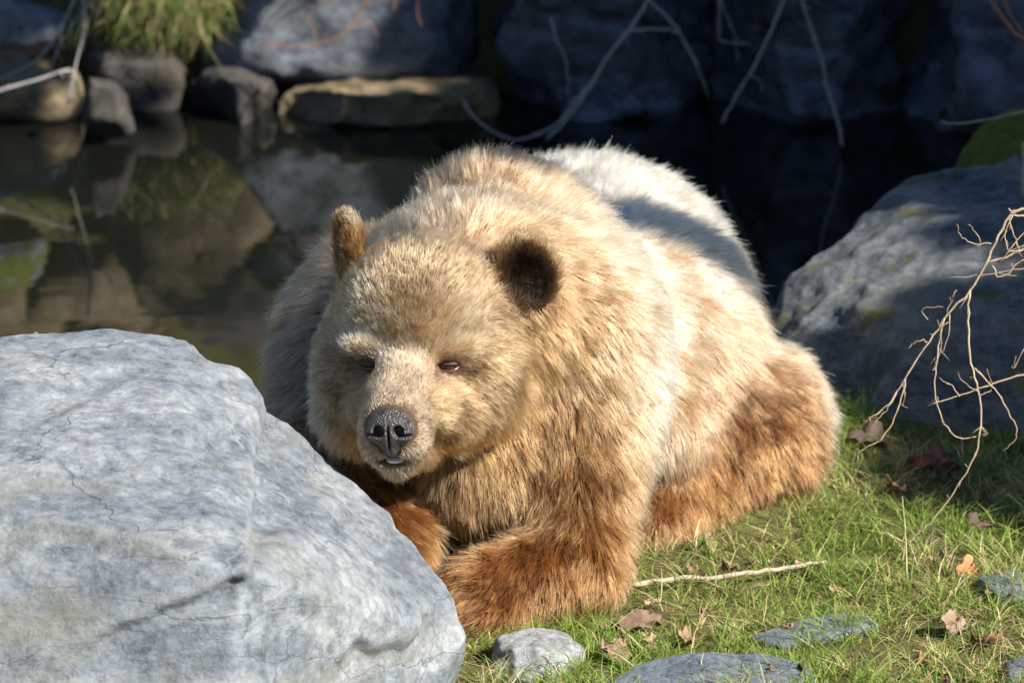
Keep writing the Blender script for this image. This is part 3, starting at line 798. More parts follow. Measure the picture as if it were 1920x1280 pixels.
anchor(at(760,980,0.10), (0.1,-0.1,-0.98), 0.045, RUST, 0.13)
anchor(at(735,1130,-0.1), (0,-0.8,-0.5), 0.035, LEG, 0.10)
anchor(at(1440,650,0.98), (0.4,0.4,-0.8), 0.055, CREAM, 0.07)
anchor(at(1550,780,0.95), (0.5,0.4,-0.75), 0.055, CREAM, 0.07)
anchor(at(1440,790,0.68), (0.35,-0.1,-0.9), 0.042, LEG, 0.16)
anchor(at(1340,860,0.62), (0.1,-0.1,-0.98), 0.042, LEG, 0.12)
anchor(at(1480,900,0.68), (0.25,-0.1,-0.95), 0.045, LEG, 0.10)
anchor(at(1360,930,0.58), (-0.2,-0.3,-0.9), 0.046, LEG, 0.12)
anchor(at(1230,980,0.46), (-0.6,-0.5,-0.6), 0.038, RUST, 0.10)
anchor(at(540,560,0.45), (-0.4,0.5,-0.75), 0.060, GREY, 0.18)
anchor(at(510,700,0.40), (-0.25,0.35,-0.9), 0.058, GREY, 0.15)
anchor(at(700,390,0.55), (-0.2,0.8,0.1), 0.055, CREAM, 0.13)
anchor(at(800,370,0.55), (-0.1,0.8,0.3), 0.05, GREY, 0.12)
anchor(at(840,440,0.36), (0.0,0.8,0.4), 0.048, CREAM, 0.10)
NOSE = hd(0, 0.214, -0.062)
def ha(x, y, z, length, c, sig, flow=None):
    p = hd(x, y, z)
    if flow is None: flow = p - NOSE
    else: flow = np.array(flow) @ HB
    anchor(p, flow, length, c, sig)
ha(0,0.16,-0.010, 0.008, MUZZ, 0.030); ha(0,0.09,0.0, 0.010, MUZZ, 0.032)
for s_ in (-1,1):
    ha(s_*0.055,0.16,-0.08, 0.007, MUZZ, 0.028, (s_*0.5,-0.9,-0.2)); ha(s_*0.045,0.165,-0.115, 0.010, MUZZ, 0.026, (s_*0.4,-0.6,-0.6))
    ha(s_*0.075,0.06,-0.05, 0.013, FACE, 0.035, (s_*0.7,-0.7,-0.1)); ha(s_*0.075,0.01,-0.03, 0.011, MUZZ, 0.022, (s_*0.9,-0.5,-0.3))
    ha(s_*0.075,0.018,0.028, 0.014, BROW, 0.024, (s_*0.45,-0.4,0.8)); ha(s_*0.105,0.0,-0.005, 0.013, FACE, 0.022, (s_*0.9,-0.5,0.05))
    ha(s_*0.115,-0.02,-0.06, 0.017, FACE, 0.045, (s_*0.75,-0.5,-0.45)); ha(s_*0.15,-0.06,-0.10, 0.022, FACE, 0.05, (s_*0.7,-0.4,-0.6))
    ha(s_*0.10,-0.02,-0.14, 0.022, TAWNY, 0.045, (s_*0.5,-0.3,-0.8)); ha(s_*0.10,-0.05,0.10, 0.017, FACE, 0.045, (s_*0.5,-0.6,0.6))
    ha(s_*0.165,-0.10,0.0, 0.021, FACE, 0.05, (s_*0.8,-0.6,-0.1))
    ha(s_*0.050,0.015,0.070, 0.015, BROW, 0.050, (s_*0.25,-0.3,0.9))
ha(0,0.03,0.050, 0.013, BROW, 0.034, (0,-0.5,0.85))
ha(0.095,-0.02,0.075, 0.016, BROW, 0.035, (0.4,-0.5,0.7)); ha(-0.095,-0.02,0.075, 0.016, BROW, 0.035, (-0.4,-0.5,0.7)); ha(0,0.0,0.13, 0.015, FACE, 0.045, (0,-0.6,0.8)); ha(0.03,0.0,0.12, 0.015, TAWNY, 0.018, (0.2,-0.6,0.8))
ha(0,-0.06,0.175, 0.019, FACE, 0.055, (0,-0.9,0.4)); ha(0.08,-0.10,0.16, 0.020, FACE, 0.05, (0.3,-0.9,0.3)); ha(-0.08,-0.10,0.16, 0.020, FACE, 0.05, (-0.3,-0.9,0.3))
ha(0.155,-0.09,0.05, 0.022, DARK, 0.028, (0.5,-0.6,-0.6)); ha(0.175,-0.11,-0.03, 0.022, DARK, 0.025, (0.4,-0.4,-0.8))
ha(0.0,0.10,-0.165, 0.012, MUZZ, 0.03, (0,-0.4,-0.9)); ha(0,0.03,-0.185, 0.025, TAWNY, 0.05, (0,-0.4,-0.9))
ha(-0.19,-0.12,-0.06, 0.034, PALE, 0.05, (-0.7,-0.4,-0.5)); ha(-0.185,-0.13,-0.14, 0.038, PALE, 0.05, (-0.5,-0.3,-0.8))
A_p = np.array([a[0] for a in A]); A_f = np.array([a[1] for a in A]); A_l = np.array([a[2] for a in A])
A_c0 = np.array([a[3] for a in A]); A_c1 = np.array([a[4] for a in A]); A_s = np.array([a[5] for a in A])

def fields(P):
    W = np.empty((len(P), len(A)))
    for i in range(len(A)):
        d2 = ((P - A_p[i])**2).sum(1)
        W[:, i] = np.exp(-d2 / (2*A_s[i]**2)) + 1e-4 / (1 + d2 / 0.01)
    W = W**1.5
    W /= W.sum(1)[:, None]
    return W @ A_f, W @ A_l, W @ A_c0, W @ A_c1

NH = 430000
hd_c = np.exp(-((tc_ - hd(0,0.0,-0.02))**2).sum(1) / (2*0.17**2))
mz_c = np.exp(-((tc_ - hd(0,0.10,-0.05))**2).sum(1) / (2*0.09**2))
tn = np.cross(BV[T[:,1]]-BV[T[:,0]], BV[T[:,2]]-BV[T[:,0]]); tn /= np.linalg.norm(tn, axis=1)[:, None] + 1e-12
facing = (tn * view_dir(tc_)).sum(1)
w = ta * (1 + 3.0*hd_c + 5.0*mz_c) * np.where(facing > -0.35, 1.0, 0.22) * np.where(tc_[:,2] < 0.0, 0.05, 1.0)
w /= w.sum()
ti = rng.choice(len(T), NH, p=w)
r1 = np.sqrt(rng.random(NH)); r2 = rng.random(NH)
bc = np.stack([1-r1, r1*(1-r2), r1*r2], 1)
HP = (BV[T[ti]] * bc[..., None]).sum(1); HN = (BN[T[ti]] * bc[..., None]).sum(1); HN /= np.linalg.norm(HN, axis=1)[:, None]
# bare skin: nose, eye openings, mouth
loc = (HP - HO) @ HB.T
bare = eld(HP @ np.eye(3), (0,0,0), (1,1,1)) * 0
nl = (HP - nose_o) @ NF.T
keep = nose_fn(nl) > 0.003
for s_ in (-1, 1):
    e_ = (loc - np.array([EX[s_], 0.012, -0.001])) / np.array([0.0200, 0.05, 0.0115]); keep &= (np.abs(e_[:,1]) > 1) | (e_[:,0]**2 + e_[:,2]**2 > 1)
m_ = (loc - np.array([0, 0.168, -0.123])) / np.array([0.034, 0.06, 0.0085]); keep &= (m_**2).sum(1) > 1
# inside the body where primitives overlap nothing is emitted (surface only)
HP, HN, loc = HP[keep], HN[keep], loc[keep]; NH = len(HP)
FL, LEN, C0, C1 = fields(HP)
# ear colours and lengths by their own frames
for ec_, eb_, inner, lenf in ((ear_r, EB, True, 0.024), (ear_l, LB, False, 0.020)):
    q_ = (HP - ec_) @ eb_.T
    rad = np.sqrt((q_[:,0]/0.060)**2 + (q_[:,2]/0.076)**2)
    inear = (rad < 1.12) & (np.abs(q_[:,1]) < 0.045) & (q_[:,2] > -0.055)
    LEN[inear] = lenf
    out = q_[:, :] * np.array([1, 0.2, 1]); out = out @ eb_; out /= np.linalg.norm(out, axis=1)[:, None] + 1e-6
    FL[inear] = 0.45*out[inear] + 0.8*np.array([0.25 if inner else 0.0,0.1,1.0]) + 0.35*rng.normal(size=(int(inear.sum()),3))
    front = inear & (q_[:,1] > 0.0) & (rad < 0.92)
    rimw = sstep(0.45, 1.0, rad)[:, None]
    cin0 = EARIN[0]*(1-rimw) + DARK[0]*0.8*rimw; cin1 = EARIN[1]*(1-rimw) + DARK[1]*0.85*rimw
    if inner:
        C0[inear] = (0.5*FACE[0] + 0.5*DARK[0]); C1[inear] = 0.55*FACE[1] + 0.45*DARK[1]
        C0[front] = cin0[front]; C1[front] = cin1[front]
        LEN[front] = 0.024
    else:
        C0[inear] = TAWNY[0]*0.8; C1[inear] = 0.5*FACE[1] + 0.5*TAWNY[1]
        topm = inear & (q_[:,2] > 0.045); C1[topm] = BROW[1]
        C0[front] = 0.6*DARK[0] + 0.4*cin0[front]; C1[front] = 0.7*TAWNY[1] + 0.3*cin1[front]
# tear stain below the shaded eye, fainter below the other
for p0, p1, am in ((np.array([-0.050,0.03,-0.012]), np.array([-0.052,0.075,-0.045]), 0.75), (np.array([0.056,0.03,-0.012]), np.array([0.056,0.06,-0.03]), 0.35)):
    ba = p1 - p0; h_ = np.clip((loc - p0) @ ba / (ba @ ba), 0, 1); dd_ = np.linalg.norm(loc - p0 - h_[:, None]*ba, axis=1)
    m = (am*np.exp(-(dd_/0.014)**2))[:, None]
    C0 = C0*(1-m) + np.array([0.045,0.022,0.014])*m; C1 = C1*(1-m) + np.array([0.13,0.07,0.045])*m
# dark lips
e_ = (loc - np.array([0, 0.172, -0.115])) / np.array([0.034, 0.06, 0.022]); m = (0.75*np.exp(-((e_**2).sum(1)) * 1.1))[:, None]
C0 = C0*(1-m) + np.array([0.03,0.022,0.018])*m; C1 = C1*(1-m) + np.array([0.11,0.08,0.06])*m
# darker skin-coloured hair round the eyes
for s_ in (-1, 1):
    e_ = (loc - np.array([EX[s_], 0.012, -0.001])) / np.array([0.040, 0.07, 0.026]); m = np.exp(-((e_**2).sum(1))**1.5 * 0.9)[:, None]
    C0 = C0*(1-m) + np.array([0.05,0.025,0.016])*m; C1 = C1*(1-m) + np.array([0.14,0.075,0.045])*m; LEN *= (1 - 0.45*m[:,0])
# comb direction
tz = FL - HN * (FL * HN).sum(1)[:, None]; tz /= np.linalg.norm(tz, axis=1)[:, None] + 1e-6
nv = np.stack([fbm(HP*19 + 5, 3), fbm(HP*19 + 31, 3), fbm(HP*19 + 77, 3)], 1)
nv -= HN * (nv * HN).sum(1)[:, None]
body_w = sstep(0.012, 0.045, LEN)[:, None]
lift = 0.62 + 0.30*body_w + 0.16*rng.normal(size=(NH,1))
lift = np.where(LEN[:,None] < 0.014, 0.50, lift)
D0 = tz + nv * (0.35 + 0.45*body_w) + HN*lift + rng.normal(size=(NH,3)) * 0.20
D0 /= np.linalg.norm(D0, axis=1)[:, None]
length = LEN * np.where(LEN > 0.035, 0.64, 0.72) * np.clip(rng.normal(1.0, 0.22, NH), 0.4, 1.6) * (1 + 0.25*fbm(HP*9, 2))
NPT = 6
tt = np.linspace(0, 1, NPT)
grav = np.array([0,0,-1.0])
bend = (tz * 0.55 + grav * 0.25 * body_w) * np.where(LEN[:,None] < 0.014, 0.45, 1.0)
wob = rng.normal(size=(NH, 3)) * 0.22
pts = HP[:, None, :] - HN[:, None, :]*np.minimum(0.003, 0.06*length)[:, None, None] + length[:, None, None] * (D0[:, None, :] * tt[None, :, None] + (bend + wob)[:, None, :] * (tt**2.2)[None, :, None] * 0.55)
# clumping towards neighbours
ncl = 42000
cl = rng.choice(NH, ncl, replace=False)
kd = kdtree.KDTree(ncl)
for i, j in enumerate(cl): kd.insert(HP[j], i)
kd.balance()
near = np.array([kd.find(p)[1] for p in HP]); lead = cl[near]
cs_ = np.clip(0.55 + 0.25*rng.normal(size=NH), 0.0, 0.9) * (0.6 + 0.4*body_w[:,0])
off = pts[lead] - HP[lead][:, None, :]; off *= (length / length[lead])[:, None, None]
cl_k = (0.25 + 0.47*body_w)[:, None]
target = HP[lead][:, None, :]*cl_k + HP[:, None, :]*(1-cl_k) + off
wt = (cs_[:, None] * (tt**1.3)[None, :])[..., None]
pts = pts*(1-wt) + target*wt
# strand colours: random per strand, tuft-to-tuft, root to tip
tuft = fbm(HP*26 + 9, 3)[:, None]; slow = fbm(HP*6 + 40, 3)[:, None]
cl_rv = rng.normal(size=(NH,1))[lead]
rv = 1 + 0.20*rng.normal(size=(NH,1)) + 0.18*tuft + 0.06*slow + 0.16*cl_rv
dk = (rng.random((NH,1)) < 0.13) * (LEN[:,None] > 0.015)
mixv = np.clip(0.72 + 0.38*tuft + 0.08*slow + 0.15*cl_rv, 0.1, 1.0)
c_tip = (C0*(1-mixv) + C1*mixv) * rv
cdk = (rng.random((NH,1)) < 0.16)[lead] * (np.linalg.norm(loc - np.array([0,-0.05,0.04]), axis=1) < 0.21)[:,None]
c_tip = np.where(dk | cdk, c_tip*0.50, c_tip)
cc = C0[:, None, :] + (c_tip - C0)[:, None, :] * (np.clip(tt*1.5 - 0.15, 0, 1)**0.9)[None, :, None]
cc = np.clip(cc, 0.004, 0.88)
rad0 = np.where(LEN < 0.016, 0.00036, 0.00048)
rad = rad0[:, None] * (1 - 0.75*tt**2)[None, :]
pts = pts - org
cur = bpy.data.hair_curves.new('fur')
cur.add_curves([NPT]*NH)
cur.position_data.foreach_set('vector', pts.astype(np.float32).ravel())
ra = cur.attributes.get('radius') or cur.attributes.new('radius', 'FLOAT', 'POINT')
ra.data.foreach_set('value', rad.astype(np.float32).ravel())
ca = cur.attributes.new('hair_color', 'FLOAT_COLOR', 'POINT')
ca.data.foreach_set('color', np.concatenate([cc, np.ones((NH, NPT, 1))], 2).astype(np.float32).ravel())
cur.materials.append(M['fur'])
link('fur', cur, bear)
# skin takes the colour of the hair roots above it
_, _, sk0, _ = fields(BV)
q_ = (BV - ear_r) @ EB.T
m_ = ((q_[:,0]/0.062)**2 + (q_[:,2]/0.078)**2 < 1) & (np.abs(q_[:,1]) < 0.04) & (q_[:,1] > -0.008)
sk0[m_] = EARIN[0]
bm_ = bpy.data.meshes['body']
sa = bm_.color_attributes.new('skin_color', 'FLOAT_COLOR', 'POINT')
sa.data.foreach_set('color', np.concatenate([sk0*0.8, np.ones((len(BV),1))], 1).astype(np.float32).ravel())

# ------------------------------------------------------------------ grass
def grass(name, roots, lens, widths, cols, lean=0.6, seed=0, label=None, kind='stuff', parent=None, hang=None, cat=None, loc=(0,0,0), seg=3, curl=0.5):
    r_ = np.random.default_rng(seed); n = len(roots)
    th = r_.uniform(0, 2*math.pi, n); side = np.stack([np.cos(th), np.sin(th), np.zeros(n)], 1)
    ln = r_.normal(size=(n, 3)) * lean; ln[:, 2] = 1.0
    if hang is not None: ln = np.array(hang) + r_.normal(size=(n,3))*lean
    ln /= np.linalg.norm(ln, axis=1)[:, None]
    horiz = r_.normal(size=(n,3)) * curl; horiz[:, 2] = -np.abs(r_.normal(size=n)) * curl * 0.9
    nvv = 2*seg + 1; V = np.zeros((n, nvv, 3)); 
    for s in range(seg):
        t = s / seg; p = roots + lens[:,None]*(ln*t + horiz*t*t); wv = side*widths[:,None]*0.5*(1 - 0.7*t*t)
        V[:, 2*s] = p - wv; V[:, 2*s+1] = p + wv
    V[:, -1] = roots + lens[:,None]*(ln + horiz)
    V[:, :, 2] = np.maximum(V[:, :, 2], roots[:, None, 2] - 0.002) if hang is None else V[:, :, 2]
    tri = []
    for s in range(seg-1):
        a = 2*s; tri += [[a, a+1, a+3], [a, a+3, a+2]]
    tri.append([2*seg-2, 2*seg-1, 2*seg])
    F = (np.array(tri)[None] + (np.arange(n)*nvv)[:, None, None]).reshape(-1, 3)
    me = mesh_from(name, V.reshape(-1, 3) - np.array(loc), F, M['blade'], False)
    at_ = me.color_attributes.new('blade_color', 'FLOAT_COLOR', 'POINT')
    cv = np.repeat(np.concatenate([cols, np.ones((n,1))], 1)[:, None, :], nvv, 1)
    at_.data.foreach_set('color', cv.astype(np.float32).ravel())
    return link(name, me, parent, loc if parent is None else None, label=label, kind=kind, cat=cat)
def blade_cols(n, seed, dry=0.25, noise_p=None):
    r_ = np.random.default_rng(seed)
    g0 = np.array([0.10,0.18,0.03]); g1 = np.array([0.33,0.40,0.085]); s0 = np.array([0.66,0.55,0.29]); s1 = np.array([0.38,0.28,0.14])
    t = r_.random((n,1)); c_ = g0*(1-t) + g1*t
    d = r_.random((n,1)) < (dry if noise_p is None else np.clip(dry + 0.65*noise_p[:,None], 0.03, 0.92))
    u = r_.random((n,1)); return np.where(d, s0*(1-u) + s1*u, c_) * r_.uniform(0.75, 1.25, (n,1))
n = 150000
gxr = rng.uniform(-0.35, 1.7, n); gyr = rng.uniform(-0.75, 2.0, n)
dens = fbm(np.stack([gxr*5, gyr*5, gxr*0], 1), 3)
kp = (rng.random(n) < np.clip(0.70 + 1.1*dens, 0.06, 1))
gxr, gyr, dens = gxr[kp], gyr[kp], dens[kp]
# tufting: pull roots towards tuft centres
tf = rng.uniform([-0.35,-0.75], [1.7,2.0], (1500, 2)); kd2 = kdtree.KDTree(len(tf))
for i, p in enumerate(tf): kd2.insert((p[0], p[1], 0), i)
kd2.balance()
tid = np.array([kd2.find((a, b, 0))[1] for a, b in zip(gxr, gyr)])
gxr = gxr*0.6 + tf[tid,0]*0.4; gyr = gyr*0.6 + tf[tid,1]*0.4
rz = terrain(gxr, gyr); roots = np.stack([gxr, gyr, rz - 0.003], 1)
tl = rng.uniform(0.6, 1.35, len(tf))[tid]
lens = 0.050 * tl * np.clip(rng.normal(1, 0.35, len(roots)), 0.3, 2.2)
wid = rng.uniform(0.0014, 0.0034, len(roots))
grass('grass', roots, lens, wid, blade_cols(len(roots), 5, 0.22, fbm(np.stack([gxr*3, gyr*3, gxr*0+4], 1), 2)), 0.45, 5, label='short green lawn grass mixed with dry straw', curl=0.6)
# moss and dead grass hanging over the far bank
tb = at(300, 45, 6.0)
nb = 5200
br = tb + rng.normal(size=(nb,3)) * np.array([0.10,0.12,0.04]) + np.array([0,0.1,0.08])
tuft_o = link('grass_tuft', None, loc=tb, label='yellow-green grass tuft drooping over the far bank above the dark boulder', cat='grass tuft')
bc_ = blade_cols(nb, 8, 0.45) * 0.6
g_ = grass('drooping_blades', br - tb, rng.uniform(0.05,0.11,nb), rng.uniform(0.003,0.005,nb), bc_, 0.5, 8, parent=tuft_o, hang=(0.05,-0.55,-0.35), kind=None)
mp = blob_points(tb + np.array([0,0.12,0.02]), (0.20,0.24,0.10), 30, 91)
pl_ = hull_planes(mp)
M['mosspad'] = simple('moss', (0.12,0.14,0.022), 0.95, 0.6, 18, 0.1, 1.0, 0.03)
ax_, ay_, az_ = [np.arange(mp[:,i].min()-0.05, mp[:,i].max()+0.05, 0.02) for i in range(3)]
G_ = np.stack(np.meshgrid(ax_, ay_, az_, indexing='ij'), -1); dd = None
for n_, o_ in pl_: e_ = G_ @ n_ - o_; dd = e_ if dd is None else smax(dd, e_, 0.06)
mv, mf = surface_nets(dd, ax_, ay_, az_); mv = mv + vnormals(mv, mf)*0.03*fbm(mv*9, 4)[:, None]
link('moss_mound', mesh_from('moss_mound', mv - tb, mf, M['mosspad']), tuft_o)
# taller single blades in the lawn
def tall_blade(pts, w0, label, colr, Y=None):
    P = [at(*p) for p in pts]
    v, f = tube(P, w0, w0*0.25, 4)
    me = bpy.data.meshes.new('grass_stalk'); base = P[0]
    me.from_pydata([tuple(x - base) for x in v], [], [tuple(dict.fromkeys(q_)) for q_ in f])
    me.materials.append(simple('blade_'+str(len(bpy.data.materials)), colr, 0.5, 0.2, 30, 0.3, 0)); me.polygons.foreach_set('use_smooth', [True]*len(me.polygons))
    link('grass_stalk', me, loc=base, label=label, cat='grass stalk')
tall_blade([(1700,1085,0.18),(1698,1010,0.17),(1692,930,0.15)], 0.0022, 'tall straight pale grass stalk standing over the lawn', (0.5,0.45,0.28))
tall_blade([(1706,1085,0.18),(1714,1040,0.17),(1722,1005,0.16)], 0.0022, 'shorter green blade beside the tall pale stalk', (0.20,0.28,0.10))

# ------------------------------------------------------------------ fallen leaves
def leaf_mesh(seed, size, colr):
    r_ = np.random.default_rng(seed); nr, na = 5, 26
    V = []; F = []
    lob = r_.integers(3, 6); ph = r_.uniform(0, 6.28)
    for i in range(nr+1):
        for j in range(na):
            th = 2*math.pi*j/na
            rr = (i/nr) * size * (0.75 + 0.15*math.cos(lob*th + ph) + 0.10*math.sin(2*th+ph*2)) * (1.25 if abs(math.sin(th/2)) > 0.5 else 1.0)
            V.append([rr*math.cos(th)*1.15, rr*math.sin(th)*0.8, 0])
    V = np.array(V)
    V[:,2] += 0.55*size*fbm(V/size*1.3 + seed, 3) + 0.55*(V[:,1]**2)/size + 0.30*size*fbm(V/size*3.2 + seed*3, 3)
    for i in range(nr):
        for j in range(na):
            j2 = (j+1) % na; F.append([i*na+j, (i+1)*na+j, (i+1)*na+j2, i*na+j2])
    top = len(V); V2 = V - np.array([0,0,0.0012]); VV = np.vstack([V, V2])
    FF = F + [[a+top, d_+top, c_+top, b+top] for a, b, c_, d_ in F]
    for j in range(na):
        j2 = (j+1) % na; a = nr*na+j; b = nr*na+j2; FF.append([a, a+top, b+top, b])
    return mesh_from('dead_leaf', VV, FF, simple('leaf_%d' % seed, colr, 0.75, 0.45, 45, 0.2, 0.5, 0.003))
for seed, px, py, size, colr, rot, lab in (
    (1, 1815, 1075, 0.026, (0.36,0.17,0.075), (0.75,0.2,0.5), 'curled orange-brown leaf standing up in the grass'),
    (2, 1792, 1180, 0.034, (0.24,0.165,0.115), (0.5,-0.2,1.2), 'pale brown leaf in the lawn beside a darker brown leaf'),
    (3, 1845, 1212, 0.032, (0.19,0.105,0.06), (0.35,0.3,2.4), 'dark brown leaf lying flat next to the pale brown leaf'),
    (4, 1205, 1160, 0.042, (0.17,0.105,0.075), (0.4,0.1,0.3), 'broad brown leaf in the grass beside the bear\'s elbow'),
    (5, 1150, 1222, 0.034, (0.20,0.13,0.09), (0.3,-0.3,1.9), 'brown leaf tucked against the rounded pale stone'),
    (6, 1755, 885, 0.055, (0.17,0.065,0.045), (0.2,0.1,0.1), 'large red-brown leaf in the shaded grass under the boulder'),
    (7, 1675, 920, 0.026, (0.24,0.15,0.10), (0.6,0.2,2.0), 'small brown leaf in the shaded grass below the red-brown leaf'),
    (8, 1290, 1190, 0.025, (0.22,0.14,0.085), (0.4,0.4,0.9), 'small brown leaf right of the broad brown leaf by the elbow'),
    (9, 1365, 1065, 0.020, (0.25,0.17,0.11), (0.6,0.1,2.9), 'small curled leaf lying against the bleached stick'),
    (10, 1840, 985, 0.03, (0.09,0.06,0.05), (0.3,0.2,0.4), 'dark wet leaf in the shade right of the tall pale stalk'),
    (11, 1735, 1245, 0.02, (0.24,0.12,0.06), (0.4,0.2,1.4), 'tiny orange-brown leaf between the lawn blades near the slab'),
    (12, 1640, 832, 0.05, (0.08,0.055,0.04), (0.25,0.2,0.2), 'dark leaf lying at the foot of the lichen-patched boulder')):
    p = on_ground(px, py, 0.015); p[2] = gz(p[0], p[1]) + 0.022
    o = link('dead_leaf', leaf_mesh(seed, size, colr), loc=p, label=lab, cat='leaf', group='dead leaves on the lawn'); o.rotation_euler = rot

scraps = [leaf_mesh(100 + i, 0.012, c_) for i, c_ in enumerate(((0.17,0.10,0.06), (0.25,0.165,0.105), (0.11,0.07,0.045), (0.30,0.21,0.13)))]
for i in range(46):
    px, py = random.uniform(1110, 1930), random.uniform(1010, 1290)
    if i < 14: px, py = random.gauss(1200, 60), random.gauss(1190, 30)
    p = on_ground(px, py, 0.01); p[2] = gz(p[0], p[1]) + random.uniform(0.008, 0.026)
    o = link('leaf_scrap', scraps[i % 4], loc=p, label='small brown leaf scrap caught among the lawn blades', cat='leaf', group='leaf scraps in the lawn')
    o.rotation_euler = (random.uniform(-0.6,0.6), random.uniform(-0.6,0.6), random.uniform(0,6.28)); k_ = random.uniform(0.6, 1.5); o.scale = (k_, k_, k_)
# ------------------------------------------------------------------ sticks and twigs
def thing_tube(name, pts, r0, r1, mat, label, cat, jitter=0.001, group=None, sides=6):
    base = np.array(pts[0])
    me = tubes_mesh(name, [([p - base for p in pts], r0, r1, dict(sides=sides, jitter=jitter))], mat)
    return link(name, me, loc=base, label=label, cat=cat, group=group)
sp = [on_ground(px, py, 0.016) for px, py in ((1180,1098),(1260,1085),(1340,1082),(1420,1072),(1490,1062),(1548,1052))]
thing_tube('stick', sp, 0.0062, 0.0040, M['stick'], 'bleached straight stick lying on the lawn beside the bear', 'stick', 0.0012)
YB = 0.36
def shrub(name, base_px, stems, label, mat, group=None, cat='twig'):
    root = link(name, None, loc=at(*base_px), label=label, cat=cat, group=group); b = np.array(root.location)
    for ti_, (pts, r0, r1) in enumerate(stems):
        W_ = [at(*p) - b for p in pts]; rr_ = np.random.default_rng(ti_ + int(abs(b[0])*100)); spurs = []
        for a_, c_ in zip(W_[:-1], W_[1:]):
            L_ = np.linalg.norm(c_ - a_)
            for _ in range(int(L_ / 0.022 * rr_.uniform(0.3, 1.0))):
                p_ = a_ + (c_ - a_)*rr_.random(); d_ = (c_ - a_)/L_*0.7 + rr_.normal(size=3)*0.6; l_ = rr_.uniform(0.004, 0.020)
                spurs.append(([p_, p_ + d_*l_*0.5 + rr_.normal(size=3)*0.001, p_ + d_*l_], max(0.0007, r1*0.55), 0.0004, dict(sides=4, sub=1)))
        k_ = 0.66 if base_px[2] > 4 else 0.74
        me = tubes_mesh('twig', [([at(*p) - b for p in pts], r0*k_, r1*k_, dict(sides=5, jitter=0.0013))] + spurs, mat)
        link('twig', me, root)
def y(pts, Y0=YB, dY=0.0): return [(px, py, Y0 + dY*i/max(1, len(pts)-1)) for i, (px, py) in enumerate(pts)]
stems = [
  (y([(2150,380),(2020,385),(1930,392),(1895,402),(1865,455),(1850,490),(1818,545),(1775,590),(1742,640),(1702,700),(1680,738),(1650,772),(1622,786)]), 0.0048, 0.0014),
  (y([(1930,408),(1905,405),(1888,390)]), 0.003, 0.0016), (y([(1960,440),(1900,478),(1850,490)]), 0.0034, 0.0028),
  (y([(1818,545),(1814,600),(1820,680),(1835,730),(1838,800),(1828,852),(1790,920),(1745,978),(1718,1000),(1704,1020)]), 0.0034, 0.0014),
  (y([(1770,595),(1760,650),(1752,700),(1757,760),(1775,800),(1800,822),(1832,818)]), 0.0024, 0.0012),
  (y([(2000,680),(1920,702),(1870,716),(1800,741),(1740,762)]), 0.0030, 0.0014),
  (y([(1826,690),(1850,715),(1876,745),(1900,790),(1905,820),(1880,846)]), 0.0024, 0.0009),
  (y([(1702,700),(1690,745),(1672,795),(1650,825),(1630,835),(1612,848),(1607,868)]), 0.0026, 0.0009),
  (y([(1680,738),(1660,770),(1642,790),(1640,795)]), 0.0018, 0.0008), (y([(1690,715),(1698,740),(1692,762)]), 0.0014, 0.0006),
  (y([(1742,640),(1720,640),(1700,655)]), 0.0016, 0.0007), (y([(1775,590),(1792,545),(1790,548)]), 0.0014, 0.0006),
  (y([(1860,458),(1820,456),(1800,440),(1795,420)]), 0.0016, 0.0006), (y([(1838,452),(1825,430),(1815,420)]), 0.0012, 0.0005),
  (y([(1950,500),(1900,505),(1850,515),(1770,520)]), 0.0014, 0.0007), (y([(1890,410),(1905,450),(1915,480)]), 0.0018, 0.0008),
  (y([(1900,402),(1885,440),(1893,470),(1915,462),(1930,455)]), 0.0018, 0.0009), (y([(1835,735),(1812,722),(1795,698)]), 0.0012, 0.0005),
  (y([(1838,740),(1850,735),(1860,725),(1850,690)]), 0.0012, 0.0005), (y([(1800,742),(1780,720),(1760,708)]), 0.0016, 0.0006),
  (y([(1740,600),(1730,580),(1770,575)]), 0.0012, 0.0005), (y([(1750,690),(1765,640),(1760,600)]), 0.0013, 0.0006),
  (y([(1838,800),(1850,812),(1842,818)]), 0.0012, 0.0006), (y([(1780,590),(1775,640),(1740,690)]), 0.0016, 0.0006),
  (y([(1655,768),(1640,780),(1618,790)]), 0.0012, 0.0005), (y([(1920,655),(1900,690),(1905,665)]), 0.0012, 0.0005),
  (y([(1860,500),(1880,520),(1935,470)]), 0.0022, 0.0014), (y([(1940,430),(1915,440),(1870,500)]), 0.0022, 0.0012)]
shrub('dry_shrub', (2150,1000,YB), stems + [(y([(2150,1090),(2160,800),(2150,380)]), 0.008, 0.005)], 'bare straw-coloured branching twigs hanging in front of the lichen-patched boulder', M['twig'], cat='shrub')
thing_tube('twig', [at(1918,265,2.2), at(1919,300,2.2), at(1918,375,2.2)], 0.003, 0.004, M['twig'], 'upright twig stub on the top of the lichen-patched boulder', 'twig')
thing_tube('twig', [at(1764,229,3.0), at(1785,231,3.0), at(1835,227,3.0), at(1960,200,3.0)], 0.002, 0.003, M['twig'], 'thin pale twig sticking out above the green moss', 'twig')
YV = 5.0
V_ = lambda pts: y(pts, YV, 0.15)
shrub('hanging_twig', (1215,-30,YV), [(V_([(1235,-40),(1215,0),(1180,55),(1145,100),(1100,172),(1060,226),(1025,262)]), 0.007, 0.009),
    (V_([(1215,0),(1268,52),(1300,110),(1318,150),(1330,185)]), 0.005, 0.002), (V_([(1180,58),(1220,55),(1268,60),(1285,85),(1312,125)]), 0.005, 0.003), (V_([(1095,180),(1070,190),(1065,235)]), 0.004, 0.002),
    (V_([(868,188),(890,222),(930,250),(972,262),(1035,240),(1080,190),(1100,160)]), 0.005, 0.004)], 'forked grey twigs drooping behind the bear\'s rump', M['vine'])
